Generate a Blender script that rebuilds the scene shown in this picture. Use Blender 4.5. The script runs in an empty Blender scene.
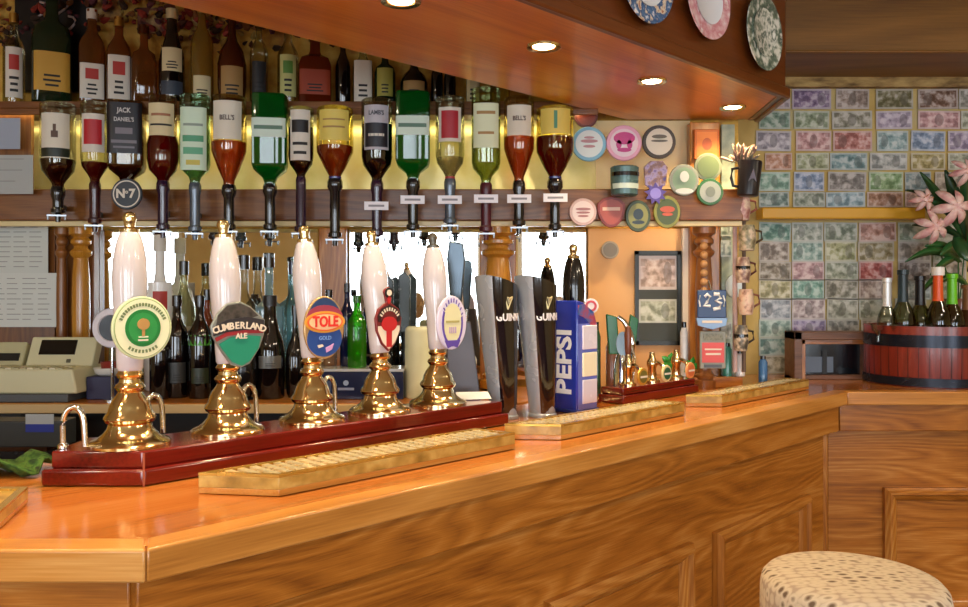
import bpy, bmesh, math, random
from mathutils import Matrix, Vector
random.seed(7)
scene = bpy.context.scene
COL = scene.collection
PI = math.pi

# ------------------------------------------------------------------ camera, world, big lights, exposure
cam = bpy.data.cameras.new('camera')
cam.sensor_width = 36; cam.lens = 816/968*36; cam.shift_y = -13.5/968
cam_ob = bpy.data.objects.new('camera', cam); COL.objects.link(cam_ob)
cam_ob.location = (0, 0, 1.5); cam_ob.rotation_euler = (PI/2, 0, 0)
scene.camera = cam_ob
w = bpy.data.worlds.new('sky'); scene.world = w; w.use_nodes = True
w.node_tree.nodes['Background'].inputs[0].default_value = (0.75, 0.87, 1.0, 1)
w.node_tree.nodes['Background'].inputs[1].default_value = 2.5
scene.view_settings.view_transform = 'Standard'; scene.view_settings.look = 'None'
scene.view_settings.gamma = 1; scene.view_settings.exposure = 0.12
scene.view_settings.use_curve_mapping = False

WINDOWS = [(-4.85, -3.75), (-1.85, -0.02), (0.42, 1.45), (2.6, 4.2)]   # x ranges behind the camera; last window is added to light the bar front
def area(name, loc, rot, sx, sy, power, col):
    l = bpy.data.lights.new(name, 'AREA'); l.shape = 'RECTANGLE'; l.size = sx; l.size_y = sy
    l.energy = power; l.color = col
    o = bpy.data.objects.new(name, l); COL.objects.link(o); o.location = loc; o.rotation_euler = rot
    return o
for a, b in WINDOWS:
    area('window_daylight', ((a+b)/2, -3.32, 1.42), (PI/2, 0, 0), b-a, 1.75, 44*(b-a), (0.93, 0.97, 1.0))

ADDED_LIGHTS = [(2.3, 0.4), (0.4, -1.5), (3.4, 1.6), (-2.4, -0.6)]      # out-of-view lamps added for warm light and downward shadow on the bar
for x, y in ADDED_LIGHTS: area('added_room_light', (x, y, 2.70), (0, 0, 0), .3, .3, 24, (1, .84, .62))
# ------------------------------------------------------------------ materials
def lin(h):
    h = h.lstrip('#')
    c = [int(h[i:i+2], 16)/255 for i in (0, 2, 4)]
    return tuple(x/12.92 if x <= .04045 else ((x+.055)/1.055)**2.4 for x in c) + (1,)
MC = {}
def nt(name):
    m = bpy.data.materials.new(name); m.use_nodes = True
    n = m.node_tree; b = n.nodes['Principled BSDF']
    return m, n, b
def paint(h, rough=.5, metal=0., coat=0., bump=0.):
    k = ('p', h, rough, metal, coat)
    if k in MC: return MC[k]
    m, n, b = nt('paint_'+h.strip('#'))
    b.inputs['Base Color'].default_value = lin(h); b.inputs['Roughness'].default_value = rough
    b.inputs['Metallic'].default_value = metal; b.inputs['Coat Weight'].default_value = coat
    tc = n.nodes.new('ShaderNodeTexCoord'); no = n.nodes.new('ShaderNodeTexNoise'); no.inputs['Scale'].default_value = 14
    n.links.new(tc.outputs['Object'], no.inputs['Vector'])
    mr = n.nodes.new('ShaderNodeMapRange'); mr.inputs['To Min'].default_value = max(0, rough-.06); mr.inputs['To Max'].default_value = rough+.08
    n.links.new(no.outputs['Fac'], mr.inputs['Value']); n.links.new(mr.outputs[0], b.inputs['Roughness'])
    MC[k] = m; return m
def metal(h, rough=.18): return paint(h, rough, 1.)
def oak(name, dark, mid, light, axis=0, scale=1., rough=.3, coat=.3, fig=1.0):
    k = ('o', name, axis)
    if k in MC: return MC[k]
    m, n, b = nt(name)
    tc = n.nodes.new('ShaderNodeTexCoord'); mp = n.nodes.new('ShaderNodeMapping')
    s = [9*scale]*3; s[axis] = 1.3*scale
    mp.inputs['Scale'].default_value = s
    n.links.new(tc.outputs['Object'], mp.inputs['Vector'])
    mp2 = n.nodes.new('ShaderNodeMapping'); s2 = [260*scale]*3; s2[axis] = 9*scale
    mp2.inputs['Scale'].default_value = s2; n.links.new(tc.outputs['Object'], mp2.inputs['Vector'])
    no = n.nodes.new('ShaderNodeTexNoise'); no.inputs['Scale'].default_value = 1; no.inputs['Detail'].default_value = 3
    n.links.new(mp2.outputs[0], no.inputs['Vector'])
    mp3 = n.nodes.new('ShaderNodeMapping'); s3 = [6*scale]*3; s3[axis] = .8*scale
    mp3.inputs['Scale'].default_value = s3; n.links.new(tc.outputs['Object'], mp3.inputs['Vector'])
    nb = n.nodes.new('ShaderNodeTexNoise'); nb.inputs['Scale'].default_value = 1; nb.inputs['Detail'].default_value = 2
    n.links.new(mp3.outputs[0], nb.inputs['Vector'])
    nb0 = n.nodes.new('ShaderNodeTexNoise'); nb0.inputs['Scale'].default_value = .55; nb0.inputs['Detail'].default_value = 1.5; nb0.inputs['Roughness'].default_value = .4
    n.links.new(mp.outputs[0], nb0.inputs['Vector'])
    k1 = n.nodes.new('ShaderNodeMath'); k1.operation = 'MULTIPLY'; k1.inputs[1].default_value = 38*fig; n.links.new(nb0.outputs['Fac'], k1.inputs[0])
    k2 = n.nodes.new('ShaderNodeMath'); k2.operation = 'PINGPONG'; k2.inputs[1].default_value = 1; n.links.new(k1.outputs[0], k2.inputs[0])
    a1 = n.nodes.new('ShaderNodeMath'); a1.operation = 'MULTIPLY'; a1.inputs[1].default_value = .17
    n.links.new(k2.outputs[0], a1.inputs[0])
    a2 = n.nodes.new('ShaderNodeMath'); a2.operation = 'MULTIPLY_ADD'; a2.inputs[1].default_value = .38
    n.links.new(no.outputs['Fac'], a2.inputs[0]); n.links.new(a1.outputs[0], a2.inputs[2])
    a3 = n.nodes.new('ShaderNodeMath'); a3.operation = 'MULTIPLY_ADD'; a3.inputs[1].default_value = .55
    n.links.new(nb.outputs['Fac'], a3.inputs[0]); n.links.new(a2.outputs[0], a3.inputs[2])
    cr = n.nodes.new('ShaderNodeValToRGB')
    cr.color_ramp.elements[0].position = .28; cr.color_ramp.elements[0].color = lin(dark)
    cr.color_ramp.elements[1].position = .85; cr.color_ramp.elements[1].color = lin(light)
    e = cr.color_ramp.elements.new(.55); e.color = lin(mid)
    n.links.new(a3.outputs[0], cr.inputs[0]); n.links.new(cr.outputs[0], b.inputs['Base Color'])
    b.inputs['Roughness'].default_value = rough; b.inputs['Coat Weight'].default_value = coat*.6; b.inputs['Coat Roughness'].default_value = .12
    bp = n.nodes.new('ShaderNodeBump'); bp.inputs['Strength'].default_value = .12; bp.inputs['Distance'].default_value = .002
    n.links.new(no.outputs['Fac'], bp.inputs['Height']); n.links.new(bp.outputs[0], b.inputs['Normal'])
    MC[k] = m; return m
def glass(h='#ffffff', rough=.03, k_=None):
    """thin clear glass: tinted see-through plus a clear-coat reflection"""
    k = ('g', h, rough)
    if k in MC: return MC[k]
    m = bpy.data.materials.new('glass_'+h.strip('#')); m.use_nodes = True; n = m.node_tree; n.nodes.clear()
    out = n.nodes.new('ShaderNodeOutputMaterial'); mx = n.nodes.new('ShaderNodeMixShader')
    t = n.nodes.new('ShaderNodeBsdfTransparent'); t.inputs[0].default_value = lin(h)
    g = n.nodes.new('ShaderNodeBsdfGlossy'); g.inputs['Roughness'].default_value = rough
    lw = n.nodes.new('ShaderNodeLayerWeight'); lw.inputs[0].default_value = .35
    mr = n.nodes.new('ShaderNodeMapRange'); mr.inputs['To Min'].default_value = .04; mr.inputs['To Max'].default_value = .65
    n.links.new(lw.outputs['Fresnel'], mr.inputs['Value']); n.links.new(mr.outputs[0], mx.inputs[0])
    n.links.new(t.outputs[0], mx.inputs[1]); n.links.new(g.outputs[0], mx.inputs[2]); n.links.new(mx.outputs[0], out.inputs[0])
    MC[k] = m; return m
def liquid(h, solid=.35):
    """coloured drink or coloured bottle glass: filters light, scatters a little, glossy skin"""
    k = ('l', h, solid)
    if k in MC: return MC[k]
    m = bpy.data.materials.new('liquid_'+h.strip('#')); m.use_nodes = True; n = m.node_tree; n.nodes.clear()
    out = n.nodes.new('ShaderNodeOutputMaterial')
    t = n.nodes.new('ShaderNodeBsdfTransparent'); t.inputs[0].default_value = lin(h)
    tr = n.nodes.new('ShaderNodeBsdfTranslucent'); tr.inputs[0].default_value = lin(h)
    d = n.nodes.new('ShaderNodeBsdfDiffuse'); d.inputs[0].default_value = lin(h)
    a = n.nodes.new('ShaderNodeMixShader'); a.inputs[0].default_value = .5
    n.links.new(tr.outputs[0], a.inputs[1]); n.links.new(d.outputs[0], a.inputs[2])
    b = n.nodes.new('ShaderNodeMixShader'); b.inputs[0].default_value = solid
    n.links.new(t.outputs[0], b.inputs[1]); n.links.new(a.outputs[0], b.inputs[2])
    g = n.nodes.new('ShaderNodeBsdfGlossy'); g.inputs['Roughness'].default_value = .06
    lw = n.nodes.new('ShaderNodeLayerWeight'); lw.inputs[0].default_value = .35
    mr = n.nodes.new('ShaderNodeMapRange'); mr.inputs['To Min'].default_value = .04; mr.inputs['To Max'].default_value = .6
    n.links.new(lw.outputs['Fresnel'], mr.inputs['Value'])
    c = n.nodes.new('ShaderNodeMixShader'); n.links.new(mr.outputs[0], c.inputs[0])
    n.links.new(b.outputs[0], c.inputs[1]); n.links.new(g.outputs[0], c.inputs[2]); n.links.new(c.outputs[0], out.inputs[0])
    MC[k] = m; return m
def emit(h, s):
    k = ('e', h, s)
    if k in MC: return MC[k]
    m = bpy.data.materials.new('lit_'+h.strip('#')); m.use_nodes = True; n = m.node_tree; n.nodes.clear()
    out = n.nodes.new('ShaderNodeOutputMaterial'); e = n.nodes.new('ShaderNodeEmission')
    e.inputs[0].default_value = lin(h); e.inputs[1].default_value = s; n.links.new(e.outputs[0], out.inputs[0])
    MC[k] = m; return m
def mottle(name, cols, scale=6., rough=.6, kind='noise', stretch=(1,1,1)):
    """busy procedural surface from a few colours"""
    if ('m', name) in MC: return MC[('m', name)]
    m, n, b = nt(name)
    tc = n.nodes.new('ShaderNodeTexCoord'); mp = n.nodes.new('ShaderNodeMapping'); mp.inputs['Scale'].default_value = stretch
    n.links.new(tc.outputs['Object'], mp.inputs['Vector'])
    if kind == 'noise':
        no = n.nodes.new('ShaderNodeTexNoise'); no.inputs['Scale'].default_value = scale; no.inputs['Detail'].default_value = 4
        o = no.outputs['Fac']; lo, hi = .3, .7
    else:
        no = n.nodes.new('ShaderNodeTexVoronoi'); no.inputs['Scale'].default_value = scale
        sp = n.nodes.new('ShaderNodeSeparateColor'); n.links.new(no.outputs['Color'], sp.inputs[0]); o = sp.outputs[0]; lo, hi = 0., 1.
    n.links.new(mp.outputs[0], no.inputs['Vector'])
    cr = n.nodes.new('ShaderNodeValToRGB'); el = cr.color_ramp.elements
    el[0].position = lo; el[0].color = lin(cols[0]); el[1].position = hi; el[1].color = lin(cols[-1])
    for i, c in enumerate(cols[1:-1]):
        e = el.new(lo+(hi-lo)*(i+1)/(len(cols)-1)); e.color = lin(c)
    n.links.new(o, cr.inputs[0]); n.links.new(cr.outputs[0], b.inputs['Base Color']); b.inputs['Roughness'].default_value = rough
    MC[('m', name)] = m; return m

OAKC = ('#703c0e', '#aa6822', '#d2964c')
def OAK(ax=0): return oak('golden_oak', *OAKC, axis=ax, scale=1.25)
def OAKD(ax=0): return oak('brown_oak', '#4a240b', '#74431b', '#94602c', axis=ax)
SOFF = oak('varnished_soffit', '#a8560c', '#d07c22', '#e29a42', axis=0, scale=.5, rough=.3, coat=.25, fig=.6)
FASC = oak('dark_fascia', '#4d240c', '#6b3510', '#7c4418', axis=0, scale=.5, rough=.3, coat=.3, fig=.5)
TOPM = oak('polished_bar_top', '#9a561e', '#bc7030', '#ce8a4a', axis=0, scale=.8, rough=.13, coat=.6, fig=.5)
MAHOG = oak('mahogany', '#3c0b08', '#68160f', '#842016', axis=0, scale=.7, rough=.14, coat=.8, fig=.4)
CHERRY = oak('barrel_red_wood', '#5e1c12', '#7e2a1c', '#943a28', axis=2, scale=.8, rough=.3)
BRASS = metal('#e6cf9c', .13); CHROME = metal('#e6e8ea', .1); STEEL = metal('#9a9fa6', .3)
WHITE = paint('#bdbac4', .12, 0, .5); BLACK = paint('#0c0b0d', .15, 0, .5); CREAM = paint('#e9dfbd', .5)
PAPER = paint('#dcdad4', .7); INK = paint('#22201f', .6); MATTBLK = paint('#151515', .5)
CLEAR = glass('#f4f6f2')
def mirror_mat():
    m, n, b = nt('silvered_mirror'); b.inputs['Metallic'].default_value = 1; b.inputs['Roughness'].default_value = .015
    b.inputs['Base Color'].default_value = (.86, .88, .86, 1); return m
MIRROR = mirror_mat()

# ------------------------------------------------------------------ geometry helpers
def zy(y, D): return 1.5-(y-290)/816*D          # height of a point seen at image row y, at distance D
def xx(x, D): return (x-484)/816*D              # sideways place of a point seen at image column x, at distance D
class MB:
    def __init__(s): s.bm = bmesh.new(); s.mats = []; s.sm = []
    def mi(s, m):
        if m not in s.mats: s.mats.append(m)
        return s.mats.index(m)
    def faces(s, vs, fs, m, smooth=False, M=None):
        vv = [s.bm.verts.new((M @ Vector(v)) if M else v) for v in vs]; i = s.mi(m)
        for f in fs:
            try: q = s.bm.faces.new([vv[k] for k in f])
            except ValueError: continue
            q.material_index = i; q.smooth = smooth
        return s
    def box(s, x0, x1, y0, y1, z0, z1, m, M=None):
        vs = [(x, y, z) for z in (z0, z1) for y in (y0, y1) for x in (x0, x1)]
        return s.faces(vs, [(0,2,3,1),(4,5,7,6),(0,1,5,4),(2,6,7,3),(0,4,6,2),(1,3,7,5)], m, False, M)
    def lathe(s, prof, m, seg=24, M=None, sq=0, ay=1., a0=None, a1=None, caps=True):
        """prof: (radius, z); sq>0 squares the section; a0..a1 limits the angle (0 = front, -Y)"""
        full = a0 is None; n = seg
        if full: a0, a1 = 0, 2*PI
        k = n if full else n+1; vs = []
        for r, z in prof:
            for i in range(k):
                a = a0+(a1-a0)*i/n; sx, cy = math.sin(a), -math.cos(a)
                f = 1.
                if sq: p = 2+sq; f = 1/((abs(sx)**p+abs(cy)**p)**(1/p))
                vs.append((r*f*sx, r*f*cy*ay, z))
        fs = []
        for j in range(len(prof)-1):
            for i in range(n):
                a, b = j*k+i, j*k+(i+1) % k if full else j*k+i+1
                fs.append((a, b, b+k, a+k))
        if full and caps: fs += [tuple(range(k)), tuple(range((len(prof)-1)*k, len(prof)*k))]
        return s.faces(vs, fs, m, True, M)
    def cyl(s, p0, p1, r, m, r2=None, seg=12):
        p0, p1 = Vector(p0), Vector(p1); d = p1-p0
        M = Matrix.Translation(p0) @ d.to_track_quat('Z', 'Y').to_matrix().to_4x4()
        return s.lathe([(r, 0), (r if r2 is None else r2, d.length)], m, seg, M)
    def tube(s, pts, r, m, seg=10):
        pts = [Vector(p) for p in pts]; vs = []; fs = []
        up = Vector((0, .01, 1)); 
        for i, p in enumerate(pts):
            d = (pts[min(i+1, len(pts)-1)]-pts[max(i-1, 0)]).normalized()
            q = up.cross(d)
            if q.length < .05: q = Vector((1, 0, 0)).cross(d)
            q.normalize(); t = d.cross(q); up = t if False else up
            rr = r[i] if isinstance(r, (list, tuple)) else r
            for k in range(seg):
                a = 2*PI*k/seg; vs.append(p+q*math.cos(a)*rr+t*math.sin(a)*rr)
        for i in range(len(pts)-1):
            for k in range(seg):
                a, b = i*seg+k, i*seg+(k+1) % seg; fs.append((a, b, b+seg, a+seg))
        fs += [tuple(range(seg)), tuple(range((len(pts)-1)*seg, len(pts)*seg))]
        return s.faces(vs, fs, m, True)
    def prism(s, poly, y0, y1, m, M=None):
        """outline in x,z extruded from y0 to y1"""
        n = len(poly); vs = [(x, y0, z) for x, z in poly]+[(x, y1, z) for x, z in poly]
        fs = [tuple(range(n)), tuple(range(2*n-1, n-1, -1))]+[(i, i+n, (i+1) % n+n, (i+1) % n) for i in range(n)]
        return s.faces(vs, fs, m, False, M)
    def slab(s, poly, z0, z1, m, M=None):
        """outline in x,y extruded from z0 to z1"""
        n = len(poly); vs = [(x, y, z0) for x, y in poly]+[(x, y, z1) for x, y in poly]
        fs = [tuple(range(n)), tuple(range(2*n-1, n-1, -1))]+[(i, (i+1) % n, (i+1) % n+n, i+n) for i in range(n)]
        return s.faces(vs, fs, m, False, M)
    def ball(s, c, r, m, seg=14, sz=1.):
        n = 8; prof = [(max(r*math.sin(PI*i/n), r*.02), -r*sz*math.cos(PI*i/n)) for i in range(n+1)]
        return s.lathe(prof, m, seg, Matrix.Translation(c))
    def build(s, name, parent=None, loc=None, rz=0, bevel=0, rot=None):
        bmesh.ops.recalc_face_normals(s.bm, faces=s.bm.faces[:])
        me = bpy.data.meshes.new(name); s.bm.to_mesh(me); s.bm.free()
        for m in s.mats: me.materials.append(m)
        me.set_sharp_from_angle(angle=math.radians(38))
        o = bpy.data.objects.new(name, me); COL.objects.link(o)
        if parent: o.parent = parent
        if loc: o.location = loc
        if rz: o.rotation_euler = (0, 0, rz)
        if rot: o.rotation_euler = rot
        if bevel:
            b = o.modifiers.new('bevel', 'BEVEL'); b.width = bevel; b.segments = 3; b.limit_method = 'ANGLE'; b.angle_limit = .7
        return o
def tag(o, label, cat=None, group=None):
    o['label'] = label
    if cat: o['category'] = cat
    if group: o['group'] = group
    return o
def thing(name, label, cat, loc=(0, 0, 0), rz=0, group=None, rot=None):
    o = bpy.data.objects.new(name, None); o.empty_display_size = .05; COL.objects.link(o)
    o.location = loc; o.rotation_euler = rot if rot else (0, 0, rz)
    return tag(o, label, cat, group)
def struct(o): o['kind'] = 'structure'; return o
def text(s, size, m, parent, M, bend=None, wide=1., name='lettering', bold=0.0, extr=.0006):
    """lettering in the local xz plane facing -Y, centred; bend = radius to wrap round"""
    cu = bpy.data.curves.new('t', 'FONT'); cu.body = s; cu.size = size; cu.align_x = 'CENTER'; cu.align_y = 'CENTER'
    cu.offset = bold*size; cu.extrude = extr; cu.resolution_u = 3
    t = bpy.data.objects.new('t', cu); me = bpy.data.meshes.new_from_object(t)
    bpy.data.objects.remove(t); bpy.data.curves.remove(cu)
    for v in me.vertices:
        x, z, y = v.co.x*wide, v.co.y, -v.co.z
        if bend: a = x/bend; x, y = (bend-y)*math.sin(a), -(bend-y)*math.cos(a)
        v.co = M @ Vector((x, y, z))
    me.materials.clear(); me.materials.append(m); me.name = name
    o = bpy.data.objects.new(name, me); COL.objects.link(o); o.parent = parent
    return o
def arc_text(s, size, m, parent, R, mid, span, y, flip=False, cz=0, asp=1., bold=.02):
    """letters placed round a circle of radius R (angle 0 = top), joined in one mesh"""
    bm = bmesh.new(); n = len(s)
    for i, ch in enumerate(s):
        if ch == ' ': continue
        a = mid+(-span/2+span*i/max(n-1, 1))*(-1 if flip else 1)
        rot = -a if not flip else PI-a
        cu = bpy.data.curves.new('t', 'FONT'); cu.body = ch; cu.size = size; cu.align_x = 'CENTER'; cu.align_y = 'CENTER'
        cu.extrude = .0005; cu.offset = bold*size; cu.resolution_u = 2
        t = bpy.data.objects.new('t', cu); me = bpy.data.meshes.new_from_object(t); bpy.data.objects.remove(t); bpy.data.curves.remove(cu)
        c, sn = math.cos(rot), math.sin(rot)
        for v in me.vertices:
            x, z = v.co.x, v.co.y
            v.co = Vector(((x*c-z*sn+R*math.sin(a))*asp, y-v.co.z, x*sn+z*c+R*math.cos(a)+cz))
        bm.from_mesh(me); bpy.data.meshes.remove(me)
    me = bpy.data.meshes.new('lettering'); bm.to_mesh(me); bm.free(); me.materials.append(m)
    o = bpy.data.objects.new('lettering', me); COL.objects.link(o); o.parent = parent
    return o
def T(x=0, y=0, z=0): return Matrix.Translation((x, y, z))
def RX(a): return Matrix.Rotation(a, 4, 'X')
def RY(a): return Matrix.Rotation(a, 4, 'Y')
def RZ(a): return Matrix.Rotation(a, 4, 'Z')
def ell(a, b, n=28, cx=0, cz=0): return [(cx+a*math.sin(2*PI*i/n), cz+b*math.cos(2*PI*i/n)) for i in range(n)]
A45 = PI/4; Q = math.sqrt(.5); C1 = (-.52, 1.255); CZ = 1.1
def loc45(x, D): dx, dy = x-C1[0], D-C1[1]; return ((dx+dy)*Q, (dy-dx)*Q)   # world point in the long counter's own frame
def on_line(px, c): D = -c/(1-(px-484)/816); return (D+c, D)                 # point on the line x - y = c seen in column px

# ------------------------------------------------------------------ room
b = MB(); b.box(-5.2, 5.2, -3.2, 4.1, -.06, 0, mottle('pub_carpet', ['#3a1512', '#5d1f1a', '#6d3a20'], 30, .95)); struct(b.build('floor'))
b = MB(); b.box(-5.2, 5.2, -3.3, 4.1, 2.85, 2.95, paint('#d9c79a', .8)); struct(b.build('ceiling'))
CREAMW = mottle('cream_plaster', ['#d8bd86', '#e0c890', '#e6d09c'], 3, .8)
b = MB()
xs = [-5.3]+[v for ab in WINDOWS for v in ab]+[5.3]
for i in range(0, len(xs), 2): b.box(xs[i], xs[i+1], -3.3, -3.2, 0, 2.85, CREAMW)
for a, c in WINDOWS:
    b.box(a, c, -3.3, -3.2, 0, .55, CREAMW); b.box(a, c, -3.3, -3.2, 2.3, 2.85, CREAMW)
struct(b.build('wall_front'))
for i, (a, c) in enumerate(WINDOWS):  # includes the added last window
    b = MB(); fm = paint('#f0eee8', .4)
    b.box(a, a+.06, -3.3, -3.22, .55, 2.3, fm); b.box(c-.06, c, -3.3, -3.22, .55, 2.3, fm)
    b.box(a, c, -3.3, -3.22, .55, .61, fm); b.box(a, c, -3.3, -3.22, 2.24, 2.3, fm)
    wn = struct(b.build('window_%d' % (i+1)))
    b = MB(); b.box(a+.06, c-.06, -3.275, -3.268, .61, 2.24, glass('#fbfdff')); b.build('pane', wn)
b = MB(); b.box(-5.3, -5.2, -3.2, 4.1, 0, 2.85, CREAMW); struct(b.build('wall_left'))
b = MB(); b.box(5.2, 5.3, -3.2, 4.1, 0, 2.85, CREAMW); struct(b.build('wall_right'))
b = MB(); b.box(-5.2, 1.09, 3.5, 3.6, 0, 2.85, mottle('ochre_wallpaper', ['#9a6020', '#c8922c', '#dcb04c', '#b06a2c'], 9, .7)); struct(b.build('wall_back'))
b = MB(); b.box(1.09, 5.2, 3.9, 4.0, 0, 2.85, mottle('ochre_note_wall', ['#b79a52', '#c9ae68', '#b8b084'], 5, .7)); struct(b.build('wall_notes'))
b = MB(); b.box(1.04, 1.09, 3.6, 3.9, 0, 2.85, CREAMW); struct(b.build('wall_return'))
BEAM = oak('beam_oak', '#57360e', '#7c541c', '#96692c', axis=0, scale=.6, rough=.5, coat=.1, fig=.4)
b = MB(); b.box(1.12, 5.2, 3.48, 3.9, 2.508, 2.85, BEAM); b.box(1.12, 5.2, 3.46, 3.485, 2.508, 2.52, BEAM); struct(b.build('trim_1', bevel=.006))
b = MB(); b.box(1.2, 5.2, 3.86, 3.9, 2.462, 2.508, mottle('rough_plaster_strip', ['#5a4426', '#a08450', '#c0a468'], 12, .8, stretch=(1, 1, 3))); struct(b.build('trim_2'))

for k, (x, y) in enumerate(ADDED_LIGHTS):
    o = thing('added_ceiling_light', '', 'ceiling light', (x, y, 2.85), 0, 'added ceiling lights in the room')
    o['label'] = 'added flush round ceiling light ' + ['over the customer side near the stool', 'behind the viewpoint, in front of the wide window', 'above the right hand counter', 'at the left end of the room'][k]
    b = MB(); b.lathe([(.17, 0), (.175, -.03), (.16, -.045), (.001, -.045)], paint('#d8cfc0', .4), 28); b.build('housing', o)
    b = MB(); b.lathe([(.15, -.046), (.14, -.075), (.08, -.095), (.001, -.1)], emit('#ffe2b0', 4), 28); b.build('diffuser', o)

# ------------------------------------------------------------------ ceiling canopy above the bar, with downlights
cn = thing('bar_canopy', 'varnished orange wood canopy hanging over the bar, dark fascia along its edge', 'canopy', (*C1, 0), A45)
def L(pts): return [loc45(*p) for p in pts]
zc = 2.22
b = MB(); b.slab(L([(-1.33, .6), (1.09, 3.02), (1.12, 3.45), (.6, 3.45), (-2.25, .6)]), zc, zc+.03, SOFF); b.build('soffit', cn, bevel=.004)
b = MB(); b.slab(L([(-1.30, .6), (1.115, 3.015), (1.145, 3.45), (1.115, 3.45), (1.085, 3.03), (-1.345, .6)]), zc-.004, 2.84, FASC)
b.build('fascia', cn, bevel=.005)
b = MB(); b.slab(L([(-1.285, .6), (1.135, 3.02), (1.165, 3.45), (1.14, 3.45), (1.11, 3.02), (-1.305, .6)]), zc-.012, zc+.028, FASC)
b.build('lower_moulding', cn, bevel=.008)
LAMP = emit('#ffe9b8', 30)
for k, D in enumerate([.83, 1.23, 1.63, 2.026, 2.408, 2.81, 3.21]):
    x = D-2.232
    o = thing('downlight', '', 'ceiling light', (x, D, zc), 0, 'downlights in the canopy soffit')
    o['label'] = {3: 'round downlight in the soffit at the top edge of the photo', 4: 'second downlight in view, over the tall black beer fonts',
                  5: 'third downlight in view, above the pink round badge', 6: 'small downlight nearest the far right end of the canopy'}.get(k, ['brass rimmed soffit downlight farthest up the canopy, outside the view', 'second brass rimmed soffit downlight outside the view', 'brass rimmed soffit downlight just above the top of the photo'][k % 3])
    b = MB(); b.lathe([(.036, -.004), (.05, -.006), (.052, .0), (.046, .002), (.036, .002)], BRASS, 24, caps=False); b.build('rim', o)
    b = MB(); b.lathe([(.002, -.003), (.03, -.003), (.035, .001)], LAMP, 20, caps=False); b.build('bulb', o)
    l = bpy.data.lights.new('downlight_beam', 'SPOT'); l.energy = 30; l.color = (1, .74, .42); l.spot_size = 2.3; l.spot_blend = .7; l.shadow_soft_size = .04
    lo = bpy.data.objects.new('downlight_beam', l); COL.objects.link(lo); lo.parent = o; lo.location = (0, 0, -.012)
# plates hung on the fascia
def plate(px, cy, r, rimm, midm, label, Dl):
    x, D = on_line(px, -1.893)
    x += .012; D -= .012
    o = thing('wall_plate', label, 'plate', (x, D, zy(cy, D)), A45, 'china plates hung on the canopy fascia')
    M = RX(PI/2)
    b = MB(); b.lathe([(.001, .006), (r*.6, .006), (r*.68, .006), (r, .011), (r*1.005, .008), (r*.7, .0), (.001, .0)], rimm, 40, M, caps=False); b.build('rim', o)
    b = MB(); b.lathe([(.001, .0075), (r*.6, .0078), (r*.64, .0105)], midm, 36, M, caps=False); b.build('well', o)
    return o
plate(640, -24, .135, mottle('blue_pattern_china', ['#f0f2f4', '#5a7fa8', '#3c5d8c', '#e9dcc0', '#b06a50'], 40, .15), mottle('blue_well', ['#e8ecee', '#d8e2e6'], 10, .15), 'blue patterned china plate, leftmost on the dark fascia', 2.36)
plate(702, -2, .130, mottle('pink_border_china', ['#f2dfe0', '#e8b9bd', '#d98f98', '#f4e9e6'], 30, .15), paint('#e9edf2', .1), 'pink bordered white china plate, between the blue and the grey green plate', 2.62)
plate(758, 33, .130, mottle('grey_green_china', ['#eef0e6', '#dfe4d6', '#788a78', '#4c6054', '#e9ece0'], 26, .15), mottle('grey_green_well', ['#eef0e6', '#7b8c7a', '#e6e9dc', '#566a5c', '#f0f2e8'], 22, .15), 'grey green transfer printed plate hung nearest the right end of the fascia', 2.88)

# ------------------------------------------------------------------ bar counter
bt = thing('bar_worktop', 'polished orange oak bar top running diagonally with a thick front edge', 'counter', (*C1, 0), A45)
R = [(-2.4, 1.255), (-.52, 1.255), (1.425, 3.2), (4.2, 3.2), (4.2, 3.88), (1.1, 3.88), (1.1, 3.46), (.74, 3.46), (-.805, 1.915), (-2.4, 1.915)]
ins = [(-2.4, 1.275), (-.528, 1.275), (1.417, 3.22), (4.2, 3.22)]
b = MB(); b.slab(L(ins+R[4:]), CZ-.04, CZ, TOPM); b.build('top_board', bt)
EDGE = oak('oak_edge_moulding', '#94581e', '#c6853a', '#e2ae68', axis=0, scale=.8, rough=.28, coat=.3, fig=.5)
def edge(p0, p1, q1, q0, parent):
    # a nosing in a frame of its own, so the grain follows it
    d = Vector((p1[0]-p0[0], p1[1]-p0[1])); a = math.atan2(d.y, d.x); rt = Matrix.Rotation(-a, 2)
    pts = [tuple(rt @ Vector((p[0]-p0[0], p[1]-p0[1]))) for p in (p0, p1, q1, q0)]
    b = MB(); b.slab(pts, CZ-.052, CZ+.001, EDGE)
    o = b.build('front_edge', parent, bevel=.005)
    o.location = (*loc45(*p0), 0); o.rotation_euler = (0, 0, a-A45); return o
edge((-2.4, 1.255), (-.5202, 1.255), (-.545, 1.315), (-2.4, 1.315), bt)
edge((-.5195, 1.2555), (1.4245, 3.1995), (1.40, 3.26), (-.544, 1.316), bt)
edge((1.4255, 3.2), (4.2, 3.2), (4.2, 3.26), (1.401, 3.26), bt)

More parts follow.
